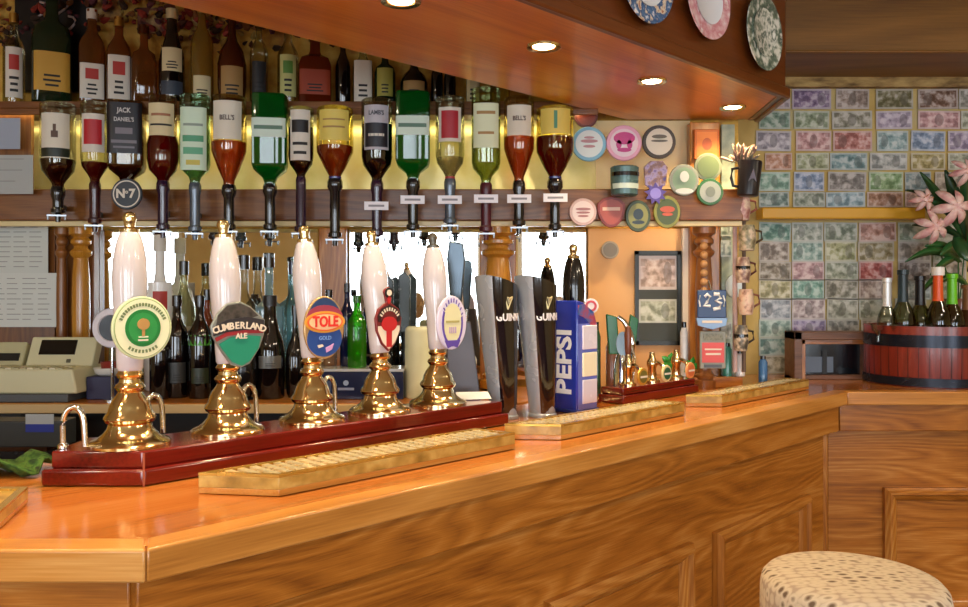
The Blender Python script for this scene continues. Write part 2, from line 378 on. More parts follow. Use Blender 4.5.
def frame(mb, s0, s1, z0, z1, w_, m_h, m_v):
    """raised picture-frame moulding on a panel, mitred at the corners"""
    prof = [(0, 0), (0, .02), (.15, .026), (.28, .034), (.45, .034), (.58, .02), (.78, .016), (.95, .008), (1, 0)]
    lp = [[(s0+w_*a, -d, z0+w_*a), (s1-w_*a, -d, z0+w_*a), (s1-w_*a, -d, z1-w_*a), (s0+w_*a, -d, z1-w_*a)] for a, d in prof]
    for side in range(4):
        vs = []
        for ring in lp: vs += [ring[side], ring[(side+1) % 4]]
        mb.faces(vs, [(2*i, 2*i+1, 2*i+3, 2*i+2) for i in range(len(lp)-1)], m_h if side % 2 == 0 else m_v)
def bar_front(label, p0, rz, length, frames, post=None):
    o = thing('bar_counter', label, 'bar counter', (p0[0], p0[1], 0), rz, 'oak bar fronts')
    b = MB(); b.box(-.02, length, .06, .09, .0, .95, OAK(0)); b.build('panel_board', o)
    b = MB(); b.box(.0, length, 0, .09, .94, 1.05, OAK(0)); b.build('frieze', o, bevel=.004)
    b = MB(); b.box(-.01, length, .045, .06, .0, .12, OAKD(0)); b.build('skirting', o, bevel=.004)
    for (s0, s1, z0, z1) in frames:
        b = MB(); frame(b, s0, s1, z0, z1, .055, OAK(0), OAK(2)); b.build('panel_moulding', o, (0, .0595, 0))
    if post: b = MB(); b.box(post[0], post[1], .035, .062, .12, .94, OAK(2)); b.build('corner_post', o, bevel=.006)
    return o
bar_front('oak bar front at the left end, below the pale mitred edge', (-2.4, 1.29), 0, 1.84, [])
sD = lambda D: (2*D-2.645)*Q
bar_front('long diagonal oak bar front with raised panel mouldings', (-.545, 1.28), A45, (3.23-1.28)/Q, [(sD(1.42), sD(1.96), .2, .715), (sD(2.06), sD(2.547), .2, .715), (sD(2.65), sD(3.15), .2, .715)])
bar_front('oak bar front facing us at the right, behind the stool', (1.41, 3.235), 0, 2.7, [(.2, .95, .2, .705), (1.05, 1.8, .2, .705)], (-.068, -.03))
# ------------------------------------------------------------------ back bar: shelves, rail, columns, mirrors, worktop
bb = thing('back_bar', 'oak back bar with bottle shelf, optic rail, turned columns and mirrors', 'shelving', (0, 3.5, 0))
bb.location = (0, 3.46, 0)
def bbp(mb, name, **k): return mb.build(name, bb, (0, -3.46, 0), **k)
XL, XR = -2.35, 1.06
b = MB(); b.box(XL, xx(596, 3.3), 3.24, 3.495, 2.222, 2.25, OAKD(0)); b.box(XL, xx(596, 3.3), 3.24, 3.252, 2.196, 2.222, OAKD(0)); bbp(b, 'bottle_shelf', bevel=.003)
b = MB(); b.box(XL+.1, XR-.02, 3.27, 3.33, 1.778, 1.905, OAKD(0)); bbp(b, 'optic_rail', bevel=.005)
b = MB(); b.box(XL+.1, XR-.02, 3.285, 3.32, 1.757, 1.778, paint('#e2cc94', .3)); bbp(b, 'rail_lower_trim', bevel=.003)
PANE_Y = 3.47
GOLDM = mottle('gold_reflected_glow', ['#dcca78', '#f0e2a0', '#f6eec4'], 5, .18); GOLDM.node_tree.nodes['Principled BSDF'].inputs['Metallic'].default_value = .3  # yellow glow and mirror reflections put into the panel colour
b = MB()
for x0, x1 in ((XL, xx(94, 3.47)), (xx(96, 3.47), xx(320, 3.47)), (xx(347, 3.47), xx(588, 3.47))):
    mm = MB(); mm.box(x0+.01, x1-.01, PANE_Y, PANE_Y+.01, 1.12, 1.76, MIRROR); bbp(mm, 'mirror')
b.bm.free()
b = MB(); b.box(xx(588, 3.47), xx(682, 3.47), 3.462, 3.495, 1.09, 1.76, mottle('peach_painted_wall', ['#dba262', '#e3ac6e', '#e8b77e'], 2, .6)); bbp(b, 'painted_panel')
b = MB(); b.box(XL, xx(596, 3.47), 3.478, 3.497, 1.78, 2.222, GOLDM); bbp(b, 'backing_panel')
b = MB(); b.box(xx(596, 3.47), xx(690, 3.47), 3.47, 3.497, 1.9, 2.22, mottle('cream_backing', ['#cfae74', '#e3c78f', '#ecd9a8'], 3, .5)); bbp(b, 'cream_panel')
b = MB()
for x0, x1 in ((XL, xx(580, 3.3)),): b.box(x0, x1, 3.265, 3.30, 2.210, 2.222, emit('#fff0b0', 11))  # glow strip added under the shelf to brighten the backing; lip hides it
bbp(b, 'added_shelf_strip')
b = MB(); b.box(xx(690, 3.4), xx(720, 3.4), 3.40, 3.45, 1.1, 2.2, OAK(2)); bbp(b, 'end_upright', bevel=.004)
b = MB(); b.box(xx(721, 3.46), XR, 3.45, 3.47, 1.1, 2.2, mottle('pale_green_strip', ['#8fa08c', '#b4bfa4', '#7f8f80'], 12, .3)); bbp(b, 'side_strip')
b = MB(); b.box(xx(320, 3.44), xx(347, 3.44), 3.41, 3.47, 1.1, 1.76, OAK(2)); bbp(b, 'upright', bevel=.004)
b = MB(); b.box(xx(58, 3.44), xx(96, 3.44), 3.42, 3.47, 1.1, 1.76, OAKD(2)); bbp(b, 'upright', bevel=.004)
b = MB(); b.box(xx(480, 3.44), xx(516, 3.44), 3.42, 3.47, 1.1, 1.76, OAK(2)); bbp(b, 'upright', bevel=.004)
b = MB(); b.box(xx(681, 3.46), xx(690, 3.46), 3.43, 3.47, 1.1, 1.76, paint('#eae2d2', .4)); bbp(b, 'white_strip')
def column(px, r, D, mat, z0=1.1, z1=1.757):
    h = z1-z0
    prof = [(1.3, 0), (1.3, .05), (1.0, .055), (1.15, .08), (.85, .1), (.8, .12), (.95, .3), (1., .5), (.95, .68), (.8, .8), (.78, .81), (1.15, .83), (1.2, .85), (.8, .87), (.75, .885), (1.1, .9), (1.1, .92), (.8, .94), (1.3, .96), (1.3, 1.)]
    b = MB(); b.lathe([(a*r, z0+t*h) for a, t in prof], mat, 24, T(xx(px, D), D, 0)); return bbp(b, 'turned_column')
COLM = oak('honey_turned_oak', '#8c5514', '#b97c26', '#d6a044', axis=2, scale=.8, rough=.22, coat=.6, fig=.5)
column(81, .036, 3.38, COLM); column(498, .058, 3.36, COLM); column(704, .036, 3.34, oak('dark_turned_oak', '#5a3114', '#7d4a22', '#9a6432', axis=2, scale=.8)); column(62, .022, 3.38, OAKD(2))
b = MB()
for k in range(7): b.ball((xx(704, 3.3), 3.30, zy(246+k*9, 3.3)), .016, paint('#b98a5a', .25))
bbp(b, 'carved_beading')
wt = thing('back_worktop', 'narrow oak back worktop with a pale front edge under the dark bottles', 'counter', (0, 3.2, 0))
b = MB(); b.slab([(-2.4, 2.95-3.2), (.1, 2.95-3.2), (.46, 3.3-3.2), (.46, .26), (-2.4, .26)], 1.06, 1.09, OAK(0)); b.build('top_board', wt, bevel=.004)
b = MB(); b.box(-2.4, .1, -.262, -.25, 1.055, 1.088, paint('#c5a878', .35, 0, .3)); b.build('pale_edge', wt, bevel=.003)
cb = thing('back_cabinet', 'dark bottle cooler cabinets under the back worktop', 'cabinet', (0, 3.25, 0))
b = MB(); b.box(-2.4, .08, -.2, .2, 0, 1.055, paint('#17110d', .4)); b.build('body', cb)
for k in range(3):
    x0 = -2.3+k*.79
    b = MB(); b.box(x0, x0+.75, -.225, -.2, .12, .93, paint('#1d1a1a', .25)); d = b.build('door', cb, bevel=.006)
    b = MB(); b.box(x0+.06, x0+.69, -.232, -.222, .2, .87, glass('#40484c')); b.build('door_glass', d)
    b = MB(); b.cyl((x0+.3, -.245, .9), (x0+.45, -.245, .9), .008, STEEL); b.build('handle', d)
b = MB(); b.box(-2.4, xx(50, 2.9), -.37, -.2, .93, .95, OAKD(0)); b.build('ledge', cb, bevel=.003)
# wood ledge above the far end of the bar
o = MB(); o.box(xx(652, 3.36), xx(740, 3.36), 3.32, 3.44, CZ+.0005, CZ+.045, OAK(0)); bbp(o, 'wood_ledge', bevel=.004)

# ------------------------------------------------------------------ bottles
def bars(mb, R, a, z0, z1, n, m, sq=0, frac=.6):
    """lines of small print on a label, too small to read"""
    for i in range(n):
        z = z0+(z1-z0)*(i+.5)/n; h = (z1-z0)/n*.22; k = a*frac*random.uniform(.6, 1)
        mb.lathe([(R, z-h), (R, z+h)], m, 8, None, sq, 1, -k, k)
SH = {  # upright shapes: (radius factor, height factor)
 'tall': [(.92, 0), (1, .02), (1, .6), (.9, .66), (.5, .75), (.36, .8), (.34, .97), (.38, .975), (.38, 1)],
 'squat': [(.9, 0), (1, .02), (1, .55), (.85, .64), (.4, .7), (.32, .75), (.3, .97), (.36, .975), (.36, 1)],
 'wine': [(.92, 0), (1, .02), (1, .6), (.92, .68), (.6, .76), (.38, .84), (.34, .97), (.38, .975), (.38, 1)],
 'round': [(.7, 0), (.88, .05), (1, .22), (1, .42), (.8, .56), (.4, .66), (.28, .72), (.27, .96), (.33, .965), (.33, 1)],
 'champ': [(.92, 0), (1, .02), (1, .45), (.9, .55), (.6, .68), (.42, .8), (.38, .95), (.44, .955), (.42, 1)],
 'jug': [(.9, 0), (1, .03), (1, .58), (.96, .62), (.5, .66), (.3, .69), (.3, .97), (.36, .975), (.36, 1)],
}
def bottle(label, px, D, wpx, ytop, ybase, shape, gm, cap, lab=None, lz=(.12, .5), sq=0, extra=None, la=.82, group=None, name='bottle', z0=None, mark=None):
    """stands on z0; gm = glass, cap = colour of cap, lab = label colour"""
    r = wpx/2/816*D; z0 = zy(ybase, D) if z0 is None else z0; H = zy(ytop, D)-z0
    o = thing(name, label, 'bottle', (xx(px, D), D, z0), 0, group, rot=(0, 0, -math.atan2(px-484, 816)))
    b = MB(); b.lathe([(a*r, t*H) for a, t in SH[shape]], gm, 22, None, sq); b.build('glass_body', o)
    cr = SH[shape][-1][0]*r*1.12
    b = MB(); b.lathe([(cr, H*.9), (cr, H*1.004), (cr*.8, H*1.008)], cap, 16); b.build('cap', o)
    if lab:
        R = r*1.012; b = MB(); za, zb = lz[0]*H, lz[1]*H
        b.lathe([(R, za), (R, zb)], lab, 14, None, sq, 1, -la, la)
        bars(b, R*1.008, la, za+(zb-za)*.08, za+(zb-za)*.45, 3, INK, sq)
        if mark: b.lathe([(R*1.01, za+(zb-za)*.55), (R*1.01, za+(zb-za)*.85)], mark, 10, None, sq, 1, -la*.55, la*.55)
        b.build('paper_label', o)
    if extra: extra(o, r, H)
    return o
S = 3.34
g1 = 'spirit bottles on the top shelf'
AMB = liquid('#b8702c', .3); DRK = paint('#0b0708', .08, 0, .7); DGR = liquid('#28482c', .6); BRN = liquid('#7a3014', .5); CLR = glass('#e8e8d4'); YEL = liquid('#dcb850', .3); RAMB = liquid('#a03a18', .45)
LW = paint('#dcd3c4', .6); LY = paint('#c99a3a', .6); LC = paint('#d8c79a', .6); RED = paint('#b5352c', .5); GLD = metal('#c9a050', .3); TAN = paint('#a9834c', .6)
zs = 2.25
def TB(label, px, w, yt, *a, **k): return bottle(label, px, S, w, yt, 0, *a, group=g1, z0=zs, **k)
TB('clear bottle with tall white and red label, leftmost on the top shelf', 14, 20, 14, 'tall', CLR, GLD, LW, (.08, .62), mark=RED)
TB('wide dark bottle with a large square yellow label on the top shelf', 52, 36, -14, 'squat', DGR, BLACK, LY, (.1, .42), sq=2)
TB('amber bottle with white label and red emblem, right of the yellow labelled one', 92, 24, 10, 'tall', AMB, LW, LW, (.06, .42), sq=3, mark=RED)
TB('bottle with dark shoulder band over a long white label', 119, 23, 18, 'tall', AMB, GLD, LW, (.06, .55), sq=2, mark=RED)
TB('plain amber see-through bottle between white label and black bottle', 144, 24, 26, 'squat', AMB, BRN, None, sq=3)
def blk(o, r, H):
    b = MB(); b.lathe([(r*1.02, .1*H), (r*1.02, .24*H)], paint('#3c4450', .4), 12, None, 0, 1, -.9, .9); b.build('lower_label', o)
TB('black bottle with cream label and pale gold neck foil', 172, 25, 10, 'champ', DRK, paint('#e0d0a0', .3, .3), LC, (.34, .58), extra=blk)
TB('slim golden bottle with low yellow label, right of the black bottle', 202, 22, 4, 'tall', YEL, GLD, LC, (.05, .28))
TB('dark round shouldered liqueur bottle with arched tan label', 232, 28, 8, 'round', BRN, GLD, TAN, (.06, .38))
TB('clear tall bottle with dark stopper above a dark label', 259, 18, 20, 'tall', CLR, BLACK, paint('#2b2c2e', .4), (.1, .5))
TB('pale bottle with yellow green label, fifth from the right group', 288, 21, 24, 'tall', CLR, LC, paint('#c2c07a', .6), (.1, .6), mark=paint('#5a8a3a', .5))
TB('squat square amber red bottle with a black stopper', 315, 32, 34, 'squat', RAMB, BLACK, paint('#9a3c1e', .5), (.12, .46), sq=4)
TB('short dark wine shaped bottle next to the squat amber red one', 343, 15, 42, 'wine', DRK, BLACK)
TB('bottle with a plain white label near the canopy edge', 363, 20, 44, 'tall', CLR, LW, LW, (.05, .7), sq=2)
TB('dark bottle with yellow green label next to the plain white label', 385, 21, 46, 'squat', DGR, BLACK, paint('#a8a046', .5), (.14, .6))
TB('round black brown bottle with tan oval label under the canopy edge', 414, 28, 52, 'round', DRK, BLACK, TAN, (.14, .42))
TB('slim black bottle right of the tan oval label', 437, 12, 56, 'wine', DRK, BLACK)
TB('second slim black bottle, beside a pale boxed one', 450, 12, 60, 'wine', DRK, BLACK)
TB('pale square bottle with cream label half under the canopy', 473, 14, 66, 'tall', CLR, LW, LC, (.05, .9), sq=3)
TB('yellow spirit bottle at the right end of the top shelf', 500, 20, 70, 'squat', YEL, GLD, None)
# hop garland and framed pieces above the shelf
hop = MB(); rr = random.Random(3)
HM = [paint(c, .8) for c in ('#5a2c14', '#7a4a1c', '#8f2e1c', '#3a2410', '#9a7a34', '#5b2a30')]
for i in range(700):
    x = rr.uniform(-2.3, .35); D = rr.uniform(3.40, 3.47); t = (x+2.3)/2.6
    z = 2.66+.06*math.sin(x*7)+rr.gauss(0, .07)
    s_ = rr.uniform(.012, .028)
    hop.lathe([(.001, 0), (s_*.6, s_*.4), (s_*.5, s_*1.2), (.001, s_*2)], rr.choice(HM), 5, T(x, D, z) @ RX(rr.uniform(-1.5, 1.5)) @ RY(rr.uniform(-1.5, 1.5)))
o = tag(hop.build('hop_garland'), 'dried brown and red hop garland draped on the wall above the top shelf', 'garland'); o['kind'] = 'stuff'
o = thing('wall_clock_sign', 'dark panel with pale scrollwork high on the wall, behind the yellow labelled bottle', 'sign', (xx(52, 3.44), 3.44, zy(25, 3.44)))
b = MB(); b.box(-.16, .16, 0, .03, -.28, .16, paint('#120d0c', .3)); b.build('board', o, bevel=.006)
b = MB()
for (x, z, s_) in ((-.05, .06, .03), (.04, .08, .035), (.07, .0, .03), (-.02, -.02, .028), (.05, -.06, .03), (-.06, -.07, .026)):
    b.tube([(x+s_*math.sin(a*.7), -.003, z+s_*1.2*math.cos(a*.5)) for a in range(7)], .005, paint('#b9a29a', .4), 6)
b.build('scrollwork', o)
for k, (px, y, c, nm) in enumerate(((108, 10, '#b0823a', 'small gold framed card on the wall above the white labels'), (152, 22, '#7a3018', 'small red brown card on the wall left of the black bottle'), (205, 30, '#a8842e', 'gold card on the wall behind the slim golden bottle'))):
    b = MB(); x = xx(px, 3.49); z = zy(y, 3.49); b.box(x-.06, x+.06, 3.482, 3.499, z-.05, z+.06, mottle('card_%d' % k, ['#3a1c10', c, '#d0b070'], 22, .5))
    tag(b.build('wall_card', bevel=.002), nm, 'picture', 'cards on the wall above the top shelf')

# ------------------------------------------------------------------ optics: inverted bottles clipped to the rail
IN = {  # inverted: (radius factor, fraction of the drop from base (0) to neck (1))
 'std': [(.9, 0), (1, .015), (1, .68), (.9, .78), (.5, .88), (.34, .93), (.32, 1)],
 'sq': [(.92, 0), (1, .015), (1, .76), (.9, .82), (.42, .9), (.32, .95), (.32, 1)],
 'globe': [(.8, 0), (.86, .02), (.86, .45), (1, .55), (1, .72), (.85, .84), (.4, .93), (.3, 1)],
 'cone': [(.86, 0), (.96, .02), (1, .5), (.98, .6), (.6, .8), (.32, .92), (.3, 1)],
}
def rat(prof, t):
    for (a, u), (c, v) in zip(prof, prof[1:]):
        if u <= t <= v: return a+(c-a)*(t-u)/max(v-u, 1e-6)
    return prof[-1][0]
def optic(label, px, w, yt, yn, shape, gm, liq, yl, lab, ly, yo, hous, sq=0, la=.85, words=None, tagp=False, marks=None, neck=None):
    D = 3.17; r = w/2/816*D; zt = zy(yt, D); zn = zy(yn, D); H = zt-zn
    o = thing('optic_bottle', label, 'bottle', (xx(px, D), D, zn), -math.atan2(px-484, 816)*.6, 'upside down spirit bottles on the optic rail')
    P = IN[shape]
    b = MB(); b.lathe([(a*r, H*(1-t)) for a, t in P], gm, 24, None, sq); b.build('glass_body', o)
    if liq:
        tl = (yl-yt)/(yn-yt); pr = [(rat(P, tl)*.0, H*(1-tl)), (rat(P, tl)*r*.96, H*(1-tl))]+[(a*r*.96, H*(1-t)) for a, t in P if t > tl]
        b = MB(); b.lathe([(max(x, .0005), z) for x, z in pr], liq, 22, None, sq); b.build('spirit', o)
    if lab:
        za, zb = zy(ly[1], D)-zn, zy(ly[0], D)-zn; R = r*1.015
        b = MB(); b.lathe([(R, za), (R, zb)], lab, 14, None, sq, 1, -la, la)
        for (f0, f1, fa, mt) in (marks or []): b.lathe([(R*1.012, za+(zb-za)*f0), (R*1.012, za+(zb-za)*f1)], mt, 12, None, sq, 1, -la*fa, la*fa)
        lb = b.build('paper_label', o)
        for (s_, sz, fz, mt) in (words or []): text(s_, sz, mt, lb, T(0, 0, za+(zb-za)*fz) if not sq else T(0, -R*1.02, za+(zb-za)*fz), None if sq else R*1.02, .8, bold=.02)
    zo = zy(yo, D)-zn
    b = MB(); b.lathe([(r*.36, .012), (r*.42, .0), (r*.42, -.02), (.02, -.04), (.02, zo+.055), (.026, zo+.05), (.026, zo+.035), (.012, zo+.03), (.009, zo), (.001, zo)], hous, 16); b.build('optic_measure', o)
    if neck: b = MB(); b.lathe([(r*.34, .0), (r*.36, .02), (.017, -.05), (.017, -.09)], neck, 14); b.build('coloured_neck', o)
    b = MB(); b.box(-.034, .034, -.03, -.022, zo+.02, zo+.026, STEEL); b.cyl((-.03, -.026, zo+.02), (-.03, -.026, zo+.006), .004, STEEL); b.cyl((.03, -.026, zo+.02), (.03, -.026, zo+.006), .004, STEEL); b.build('press_bar', o)
    b = MB(); b.box(-.012, .012, .022, .1, max(zo+.05, -.12)-.0, max(zo+.05, -.12)+.02, MATTBLK); b.build('rail_clip', o)
    if tagp:
        zt_ = zy(tagp, D)-zn
        b = MB(); b.box(-.046, .046, -.048, -.044, zt_-.016, zt_+.016, paint('#e8e6ec', .5)); b.box(-.03, .03, -.0485, -.047, zt_-.004, zt_+.004, paint('#8a8890', .6)); b.build('price_tag', o)
    return o
BK = paint('#111013', .15, 0, .6); PU = paint('#2c1430', .15, 0, .6); BG = paint('#55606c', .2, .3, .4); PB = paint('#2c2c6a', .2, 0, .5)
GG = liquid('#0c8a2e', .38); GGd = liquid('#0b4a22', .6)
LPALE = paint('#dfd6c2', .55)
optic('inverted whisky bottle with arched cream label and bird motif, far left optic', 58, 33, 104, 190, 'std', CLR, liquid('#5a1a0c', .5), 160, LPALE, (116, 160), 222, BK, marks=[(.02, .22, 1, paint('#20281a', .4)), (.45, .6, .22, paint('#5a4030', .5)), (.5, .75, .1, paint('#5a4030', .5))])
optic('inverted vodka bottle with red shield on a white label, second optic from left', 95, 27, 103, 185, 'std', CLR, liquid('#8c1f1c', .5), 163, LW, (116, 154), 232, paint('#3a0f18', .2, 0, .5), marks=[(.2, .85, .75, paint('#b81f28', .4))])
optic('inverted square bottle with black label reading JACK DANIEL\'S', 127, 34, 103, 186, 'sq', glass('#d8c49a'), liquid('#6b2410', .5), 120, paint('#17141a', .35), (106, 156), 200, BK, sq=4, words=[("JACK", .026, .84, paint('#c9c4c0', .5)), ("DANIEL'S", .022, .66, paint('#c9c4c0', .5))], marks=[(.38, .5, .5, paint('#77727a', .5)), (.2, .26, .7, paint('#77727a', .5)), (.1, .14, .6, paint('#77727a', .5))])
optic('inverted bottle of dark red spirit with cream label and round belly', 163, 31, 97, 184, 'globe', glass('#e8dcc0'), liquid('#9a1c26', .5), 137, LC, (106, 138), 238, PU, marks=[(.3, .36, .8, INK), (.6, .68, .7, paint('#a06a4a', .5))])
optic('inverted white rum bottle with pale green label', 195, 29, 96, 186, 'sq', glass('#d4ecd4'), liquid('#b8dcb0', .2), 130, paint('#cfe3c8', .5), (110, 172), 240, BG, sq=1, marks=[(.45, .55, .75, paint('#4f9a70', .5)), (.25, .36, .7, paint('#5fa880', .5)), (.7, .74, .7, paint('#8a9a8a', .5)), (.08, .16, .5, paint('#c8b84a', .5))])
optic("inverted whisky bottle labelled BELL'S with orange spirit, left of the green gin", 229, 35, 97, 188, 'cone', glass('#f0e4b8'), liquid('#e07a30', .3), 143, LPALE, (104, 142), 238, BK, words=[("BELL'S", .026, .55, paint('#4a2a20', .5))])
optic('inverted green gin bottle with white band, the left one of two', 270, 34, 96, 187, 'sq', GG, None, 0, paint('#cfe0d0', .5), (121, 140), 238, BK, sq=5, marks=[(.4, .6, .8, paint('#5a7a66', .5))])
optic('slim inverted bottle with black and white label over dark spirit', 301, 25, 108, 180, 'std', CLR, liquid('#3a0e0a', .7), 128, LW, (112, 162), 240, PU, marks=[(.55, .8, .8, paint('#1a1416', .4)), (.3, .36, .7, INK), (.12, .18, .6, INK)])
optic('half full inverted brandy bottle with yellow label, left of the black panelled rum', 335, 37, 108, 182, 'cone', glass('#f2e6a0'), liquid('#bc5a24', .35), 147, paint('#e0c860', .5), (113, 143), 246, BK, marks=[(.4, .46, .7, TAN), (.65, .7, .7, TAN)], neck=PB)
optic("inverted dark rum bottle labelled LAMB'S with navy black panel", 377, 31, 100, 184, 'std', CLR, liquid('#140a14', .85), 125, paint('#b9b4ba', .5), (108, 152), 244, PU, words=[("LAMB'S", .024, .82, paint('#3a3844', .5))], marks=[(.06, .6, .9, paint('#1a1a24', .4)), (.3, .36, .6, LW)], tagp=207)
optic('inverted green gin bottle with white band, the right one of two', 413, 34, 94, 182, 'sq', GG, None, 0, paint('#cfe0d0', .5), (119, 138), 238, BK, sq=5, marks=[(.4, .6, .8, paint('#5a7a66', .5))], tagp=201)
optic('inverted clear vodka bottle with red oval label, right of the green gin', 450, 29, 98, 182, 'std', CLR, liquid('#d8d0b8', .2), 158, LW, (110, 144), 232, BG, marks=[(.1, .9, .7, paint('#a81c2a', .4))], tagp=201, neck=paint('#a02028', .3))
optic('inverted pale green clear bottle with frosted label beside the red oval one', 486, 29, 90, 186, 'sq', glass('#e2ecc0'), liquid('#dce4a0', .15), 120, paint('#dde2bc', .5), (106, 150), 240, paint('#4a1020', .3), sq=1, marks=[(.75, .82, .7, TAN), (.3, .36, .6, TAN)], tagp=200)
optic("inverted whisky bottle labelled BELL'S with arched top, near the far right optic", 519, 31, 98, 184, 'cone', glass('#f0e4b8'), liquid('#e07a34', .3), 138, LPALE, (108, 138), 234, BK, words=[("BELL'S", .024, .55, paint('#4a2a20', .5))], tagp=200)
optic('inverted brandy bottle with deep red spirit and yellow label, last optic on the right', 555, 38, 108, 182, 'cone', glass('#f2e6a0'), liquid('#8c1a20', .5), 138, paint('#dcc45c', .5), (112, 137), 238, BK, marks=[(.2, .9, .1, paint('#4a8a6a', .5))], tagp=199, neck=PB)
# medallion under the black labelled bottle
o = thing('round_medallion', 'round dark badge reading No 7 hanging under the black labelled bottle', 'sign', (xx(127, 3.1), 3.1, zy(194, 3.1)))
M = RX(PI/2)
b = MB(); b.lathe([(.001, -.004), (.057, -.004), (.06, .0), (.057, .004), (.001, .004)], paint('#15202c', .3), 32, M); b.build('disc', o)
b = MB(); b.lathe([(.047, .0045), (.047, .006), (.0515, .006), (.0515, .0045)], LW, 32, M, caps=False); b.build('white_ring', o)
text('N', .046, LW, o, T(-.022, -.006, 0), bold=.04); text('o', .022, LW, o, T(.001, -.006, .008), bold=.03); text('7', .046, LW, o, T(.021, -.006, 0), bold=.04)
b = MB(); b.cyl((0, .0, .055), (0, .05, .085), .004, STEEL); b.build('hook', o)
# ------------------------------------------------------------------ on the bar: mahogany stand, hand pumps, trays, fonts
BT = CZ+.0012
st = thing('pump_stand', 'long glossy mahogany stand under the five white hand pumps', 'stand', (*C1, BT), A45)
def inset(poly, d):
    cx = sum(p[0] for p in poly)/len(poly); cy = sum(p[1] for p in poly)/len(poly)
    return [(p[0]+(cx-p[0])*d, p[1]+(cy-p[1])*d*2.2) for p in poly]
SP = [(-.90, 1.655), (-.69, 1.655), (.075, 2.42), (-.125, 2.495), (-.78, 1.84), (-.90, 1.84)]
SP2 = [(-.885, 1.668), (-.697, 1.668), (.055, 2.42), (-.127, 2.477), (-.77, 1.834), (-.885, 1.828)]
b = MB(); b.slab(L(SP), 0, .034, MAHOG); b.build('lower_plinth', st, bevel=.006)
b = MB(); b.slab(L(SP2), .034, .069, MAHOG); b.build('upper_plinth', st, bevel=.004)
b = MB(); b.box(-.002, .002, -.0015, 0, .0, .068, paint('#a85a40', .3)); o = b.build('mitre_joint', st)
o.location = (*loc45(-.69, 1.6545), 0)
TOPZ = BT+.0695
BP0 = [(0, .083), (.006, .083), (.012, .078), (.017, .066), (.027, .055), (.04, .046), (.052, .043), (.058, .05), (.066, .053), (.074, .05), (.08, .045), (.095, .042), (.11, .036), (.122, .028), (.13, .024), (.135, .028), (.142, .031), (.149, .028), (.154, .022), (.162, .021), (.166, .026), (.173, .028), (.18, .024), (.186, .022)]
BP = [(z*.862, r) for z, r in BP0]
HP0 = [(.184, .024), (.19, .027), (.215, .028), (.24, .0285), (.29, .031), (.34, .0345), (.38, .036), (.42, .034), (.455, .028), (.475, .022), (.482, .018)]
HP = [(.158+(z-.184)*.993, r) for z, r in HP0]
def pump(label, px, lean, ceramic, badge, line=-2.5, height=1., finial=BRASS, z=None, fin2=None):
    x, D = on_line(px, line)
    o = thing('hand_pump', label, 'beer pump', (x, D, TOPZ if z is None else z), A45, 'hand pumps on the bar')
    b = MB(); b.lathe([(r, z) for z, r in BP], BRASS, 36); b.build('brass_base', o)
    M = T(0, 0, .158) @ RX(-math.radians(lean)) @ T(0, 0, -.158)
    b = MB(); b.lathe([(r, z) for z, r in HP], ceramic, 28, M); h = b.build('handle', o)
    b = MB(); b.lathe([(.019, .452), (.02, .459), (.011, .464), (.012, .474), (.015, .483), (.012, .492), (.004, .497)], finial, 16, M); b.build('finial', o)
    b = MB(); b.box(-.012, .012, -.05, -.02, .225, .24, BRASS); b.cyl((0, -.034, .2), (0, -.034, .25), .006, BRASS); b.build('clip_bracket', o)
    badge(o)
    return o
YB = -.056
def shield(w_, h_, n=14):
    """pointed shield outline, top at +h, tip at -h"""
    p = [(-w_, h_*.55), (-w_*.6, h_*.86), (0, h_), (w_*.6, h_*.86), (w_, h_*.55)]
    p += [(w_*math.cos(PI/2*t/n)**.9, h_*.2-h_*1.2*math.sin(PI/2*t/n)**1.3) for t in range(0, n+1)]
    p += [(-w_*math.cos(PI/2*t/n)**.9, h_*.2-h_*1.2*math.sin(PI/2*t/n)**1.3) for t in range(n-1, -1, -1)]
    return p
GRN = paint('#1f7d3c', .3); DKG = paint('#145a33', .35)
def badge_green(o):
    z = .25
    c = thing_part = MB(); c.prism(ell(.0625, .066, 40, .004, z), YB, YB+.008, paint('#c9d8ae', .35)); cl = c.build('pump_clip', o, bevel=.002)
    b = MB(); b.prism(ell(.0585, .062, 40, .004, z), YB-.001, YB, paint('#8aa06c', .4)); b.prism(ell(.057, .0605, 40, .004, z), YB-.0018, YB-.001, paint('#dfe6c4', .4)); b.build('ring_band', cl)
    b = MB(); b.prism(ell(.037, .039, 36, .004, z), YB-.003, YB-.0018, GRN); b.prism(ell(.030, .032, 30, .004, z), YB-.0036, YB-.003, paint('#2b9149', .35)); b.build('green_centre', cl)
    b = MB(); tc = paint('#b08a50', .5)
    b.prism(ell(.013, .012, 14, .004, z+.008), YB-.0055, YB-.004, tc); b.box(.001, .007, YB-.005, YB-.004, z-.018, z, tc); b.box(-.006, .014, YB-.005, YB-.004, z-.02, z-.017, paint('#d8e6c8', .5)); b.box(-.007, .014, YB-.005, YB-.0036, z-.027, z-.0235, LW); b.build('tree_emblem', cl)
    # worn, unreadable lettering round the ring: small strokes only
    ic = paint('#6d8058', .5)
    for nm, ks in (('upper_print', [k*.13 for k in range(-9, 10)]), ('lower_print', [PI+k*.15 for k in range(-4, 5)])):
        b = MB()
        for a in ks: b.box(-.0022, .0022, YB-.0025, YB-.0018, .0455, .0525, ic, T(.004, 0, z) @ RY(a))
        b.build(nm, cl)
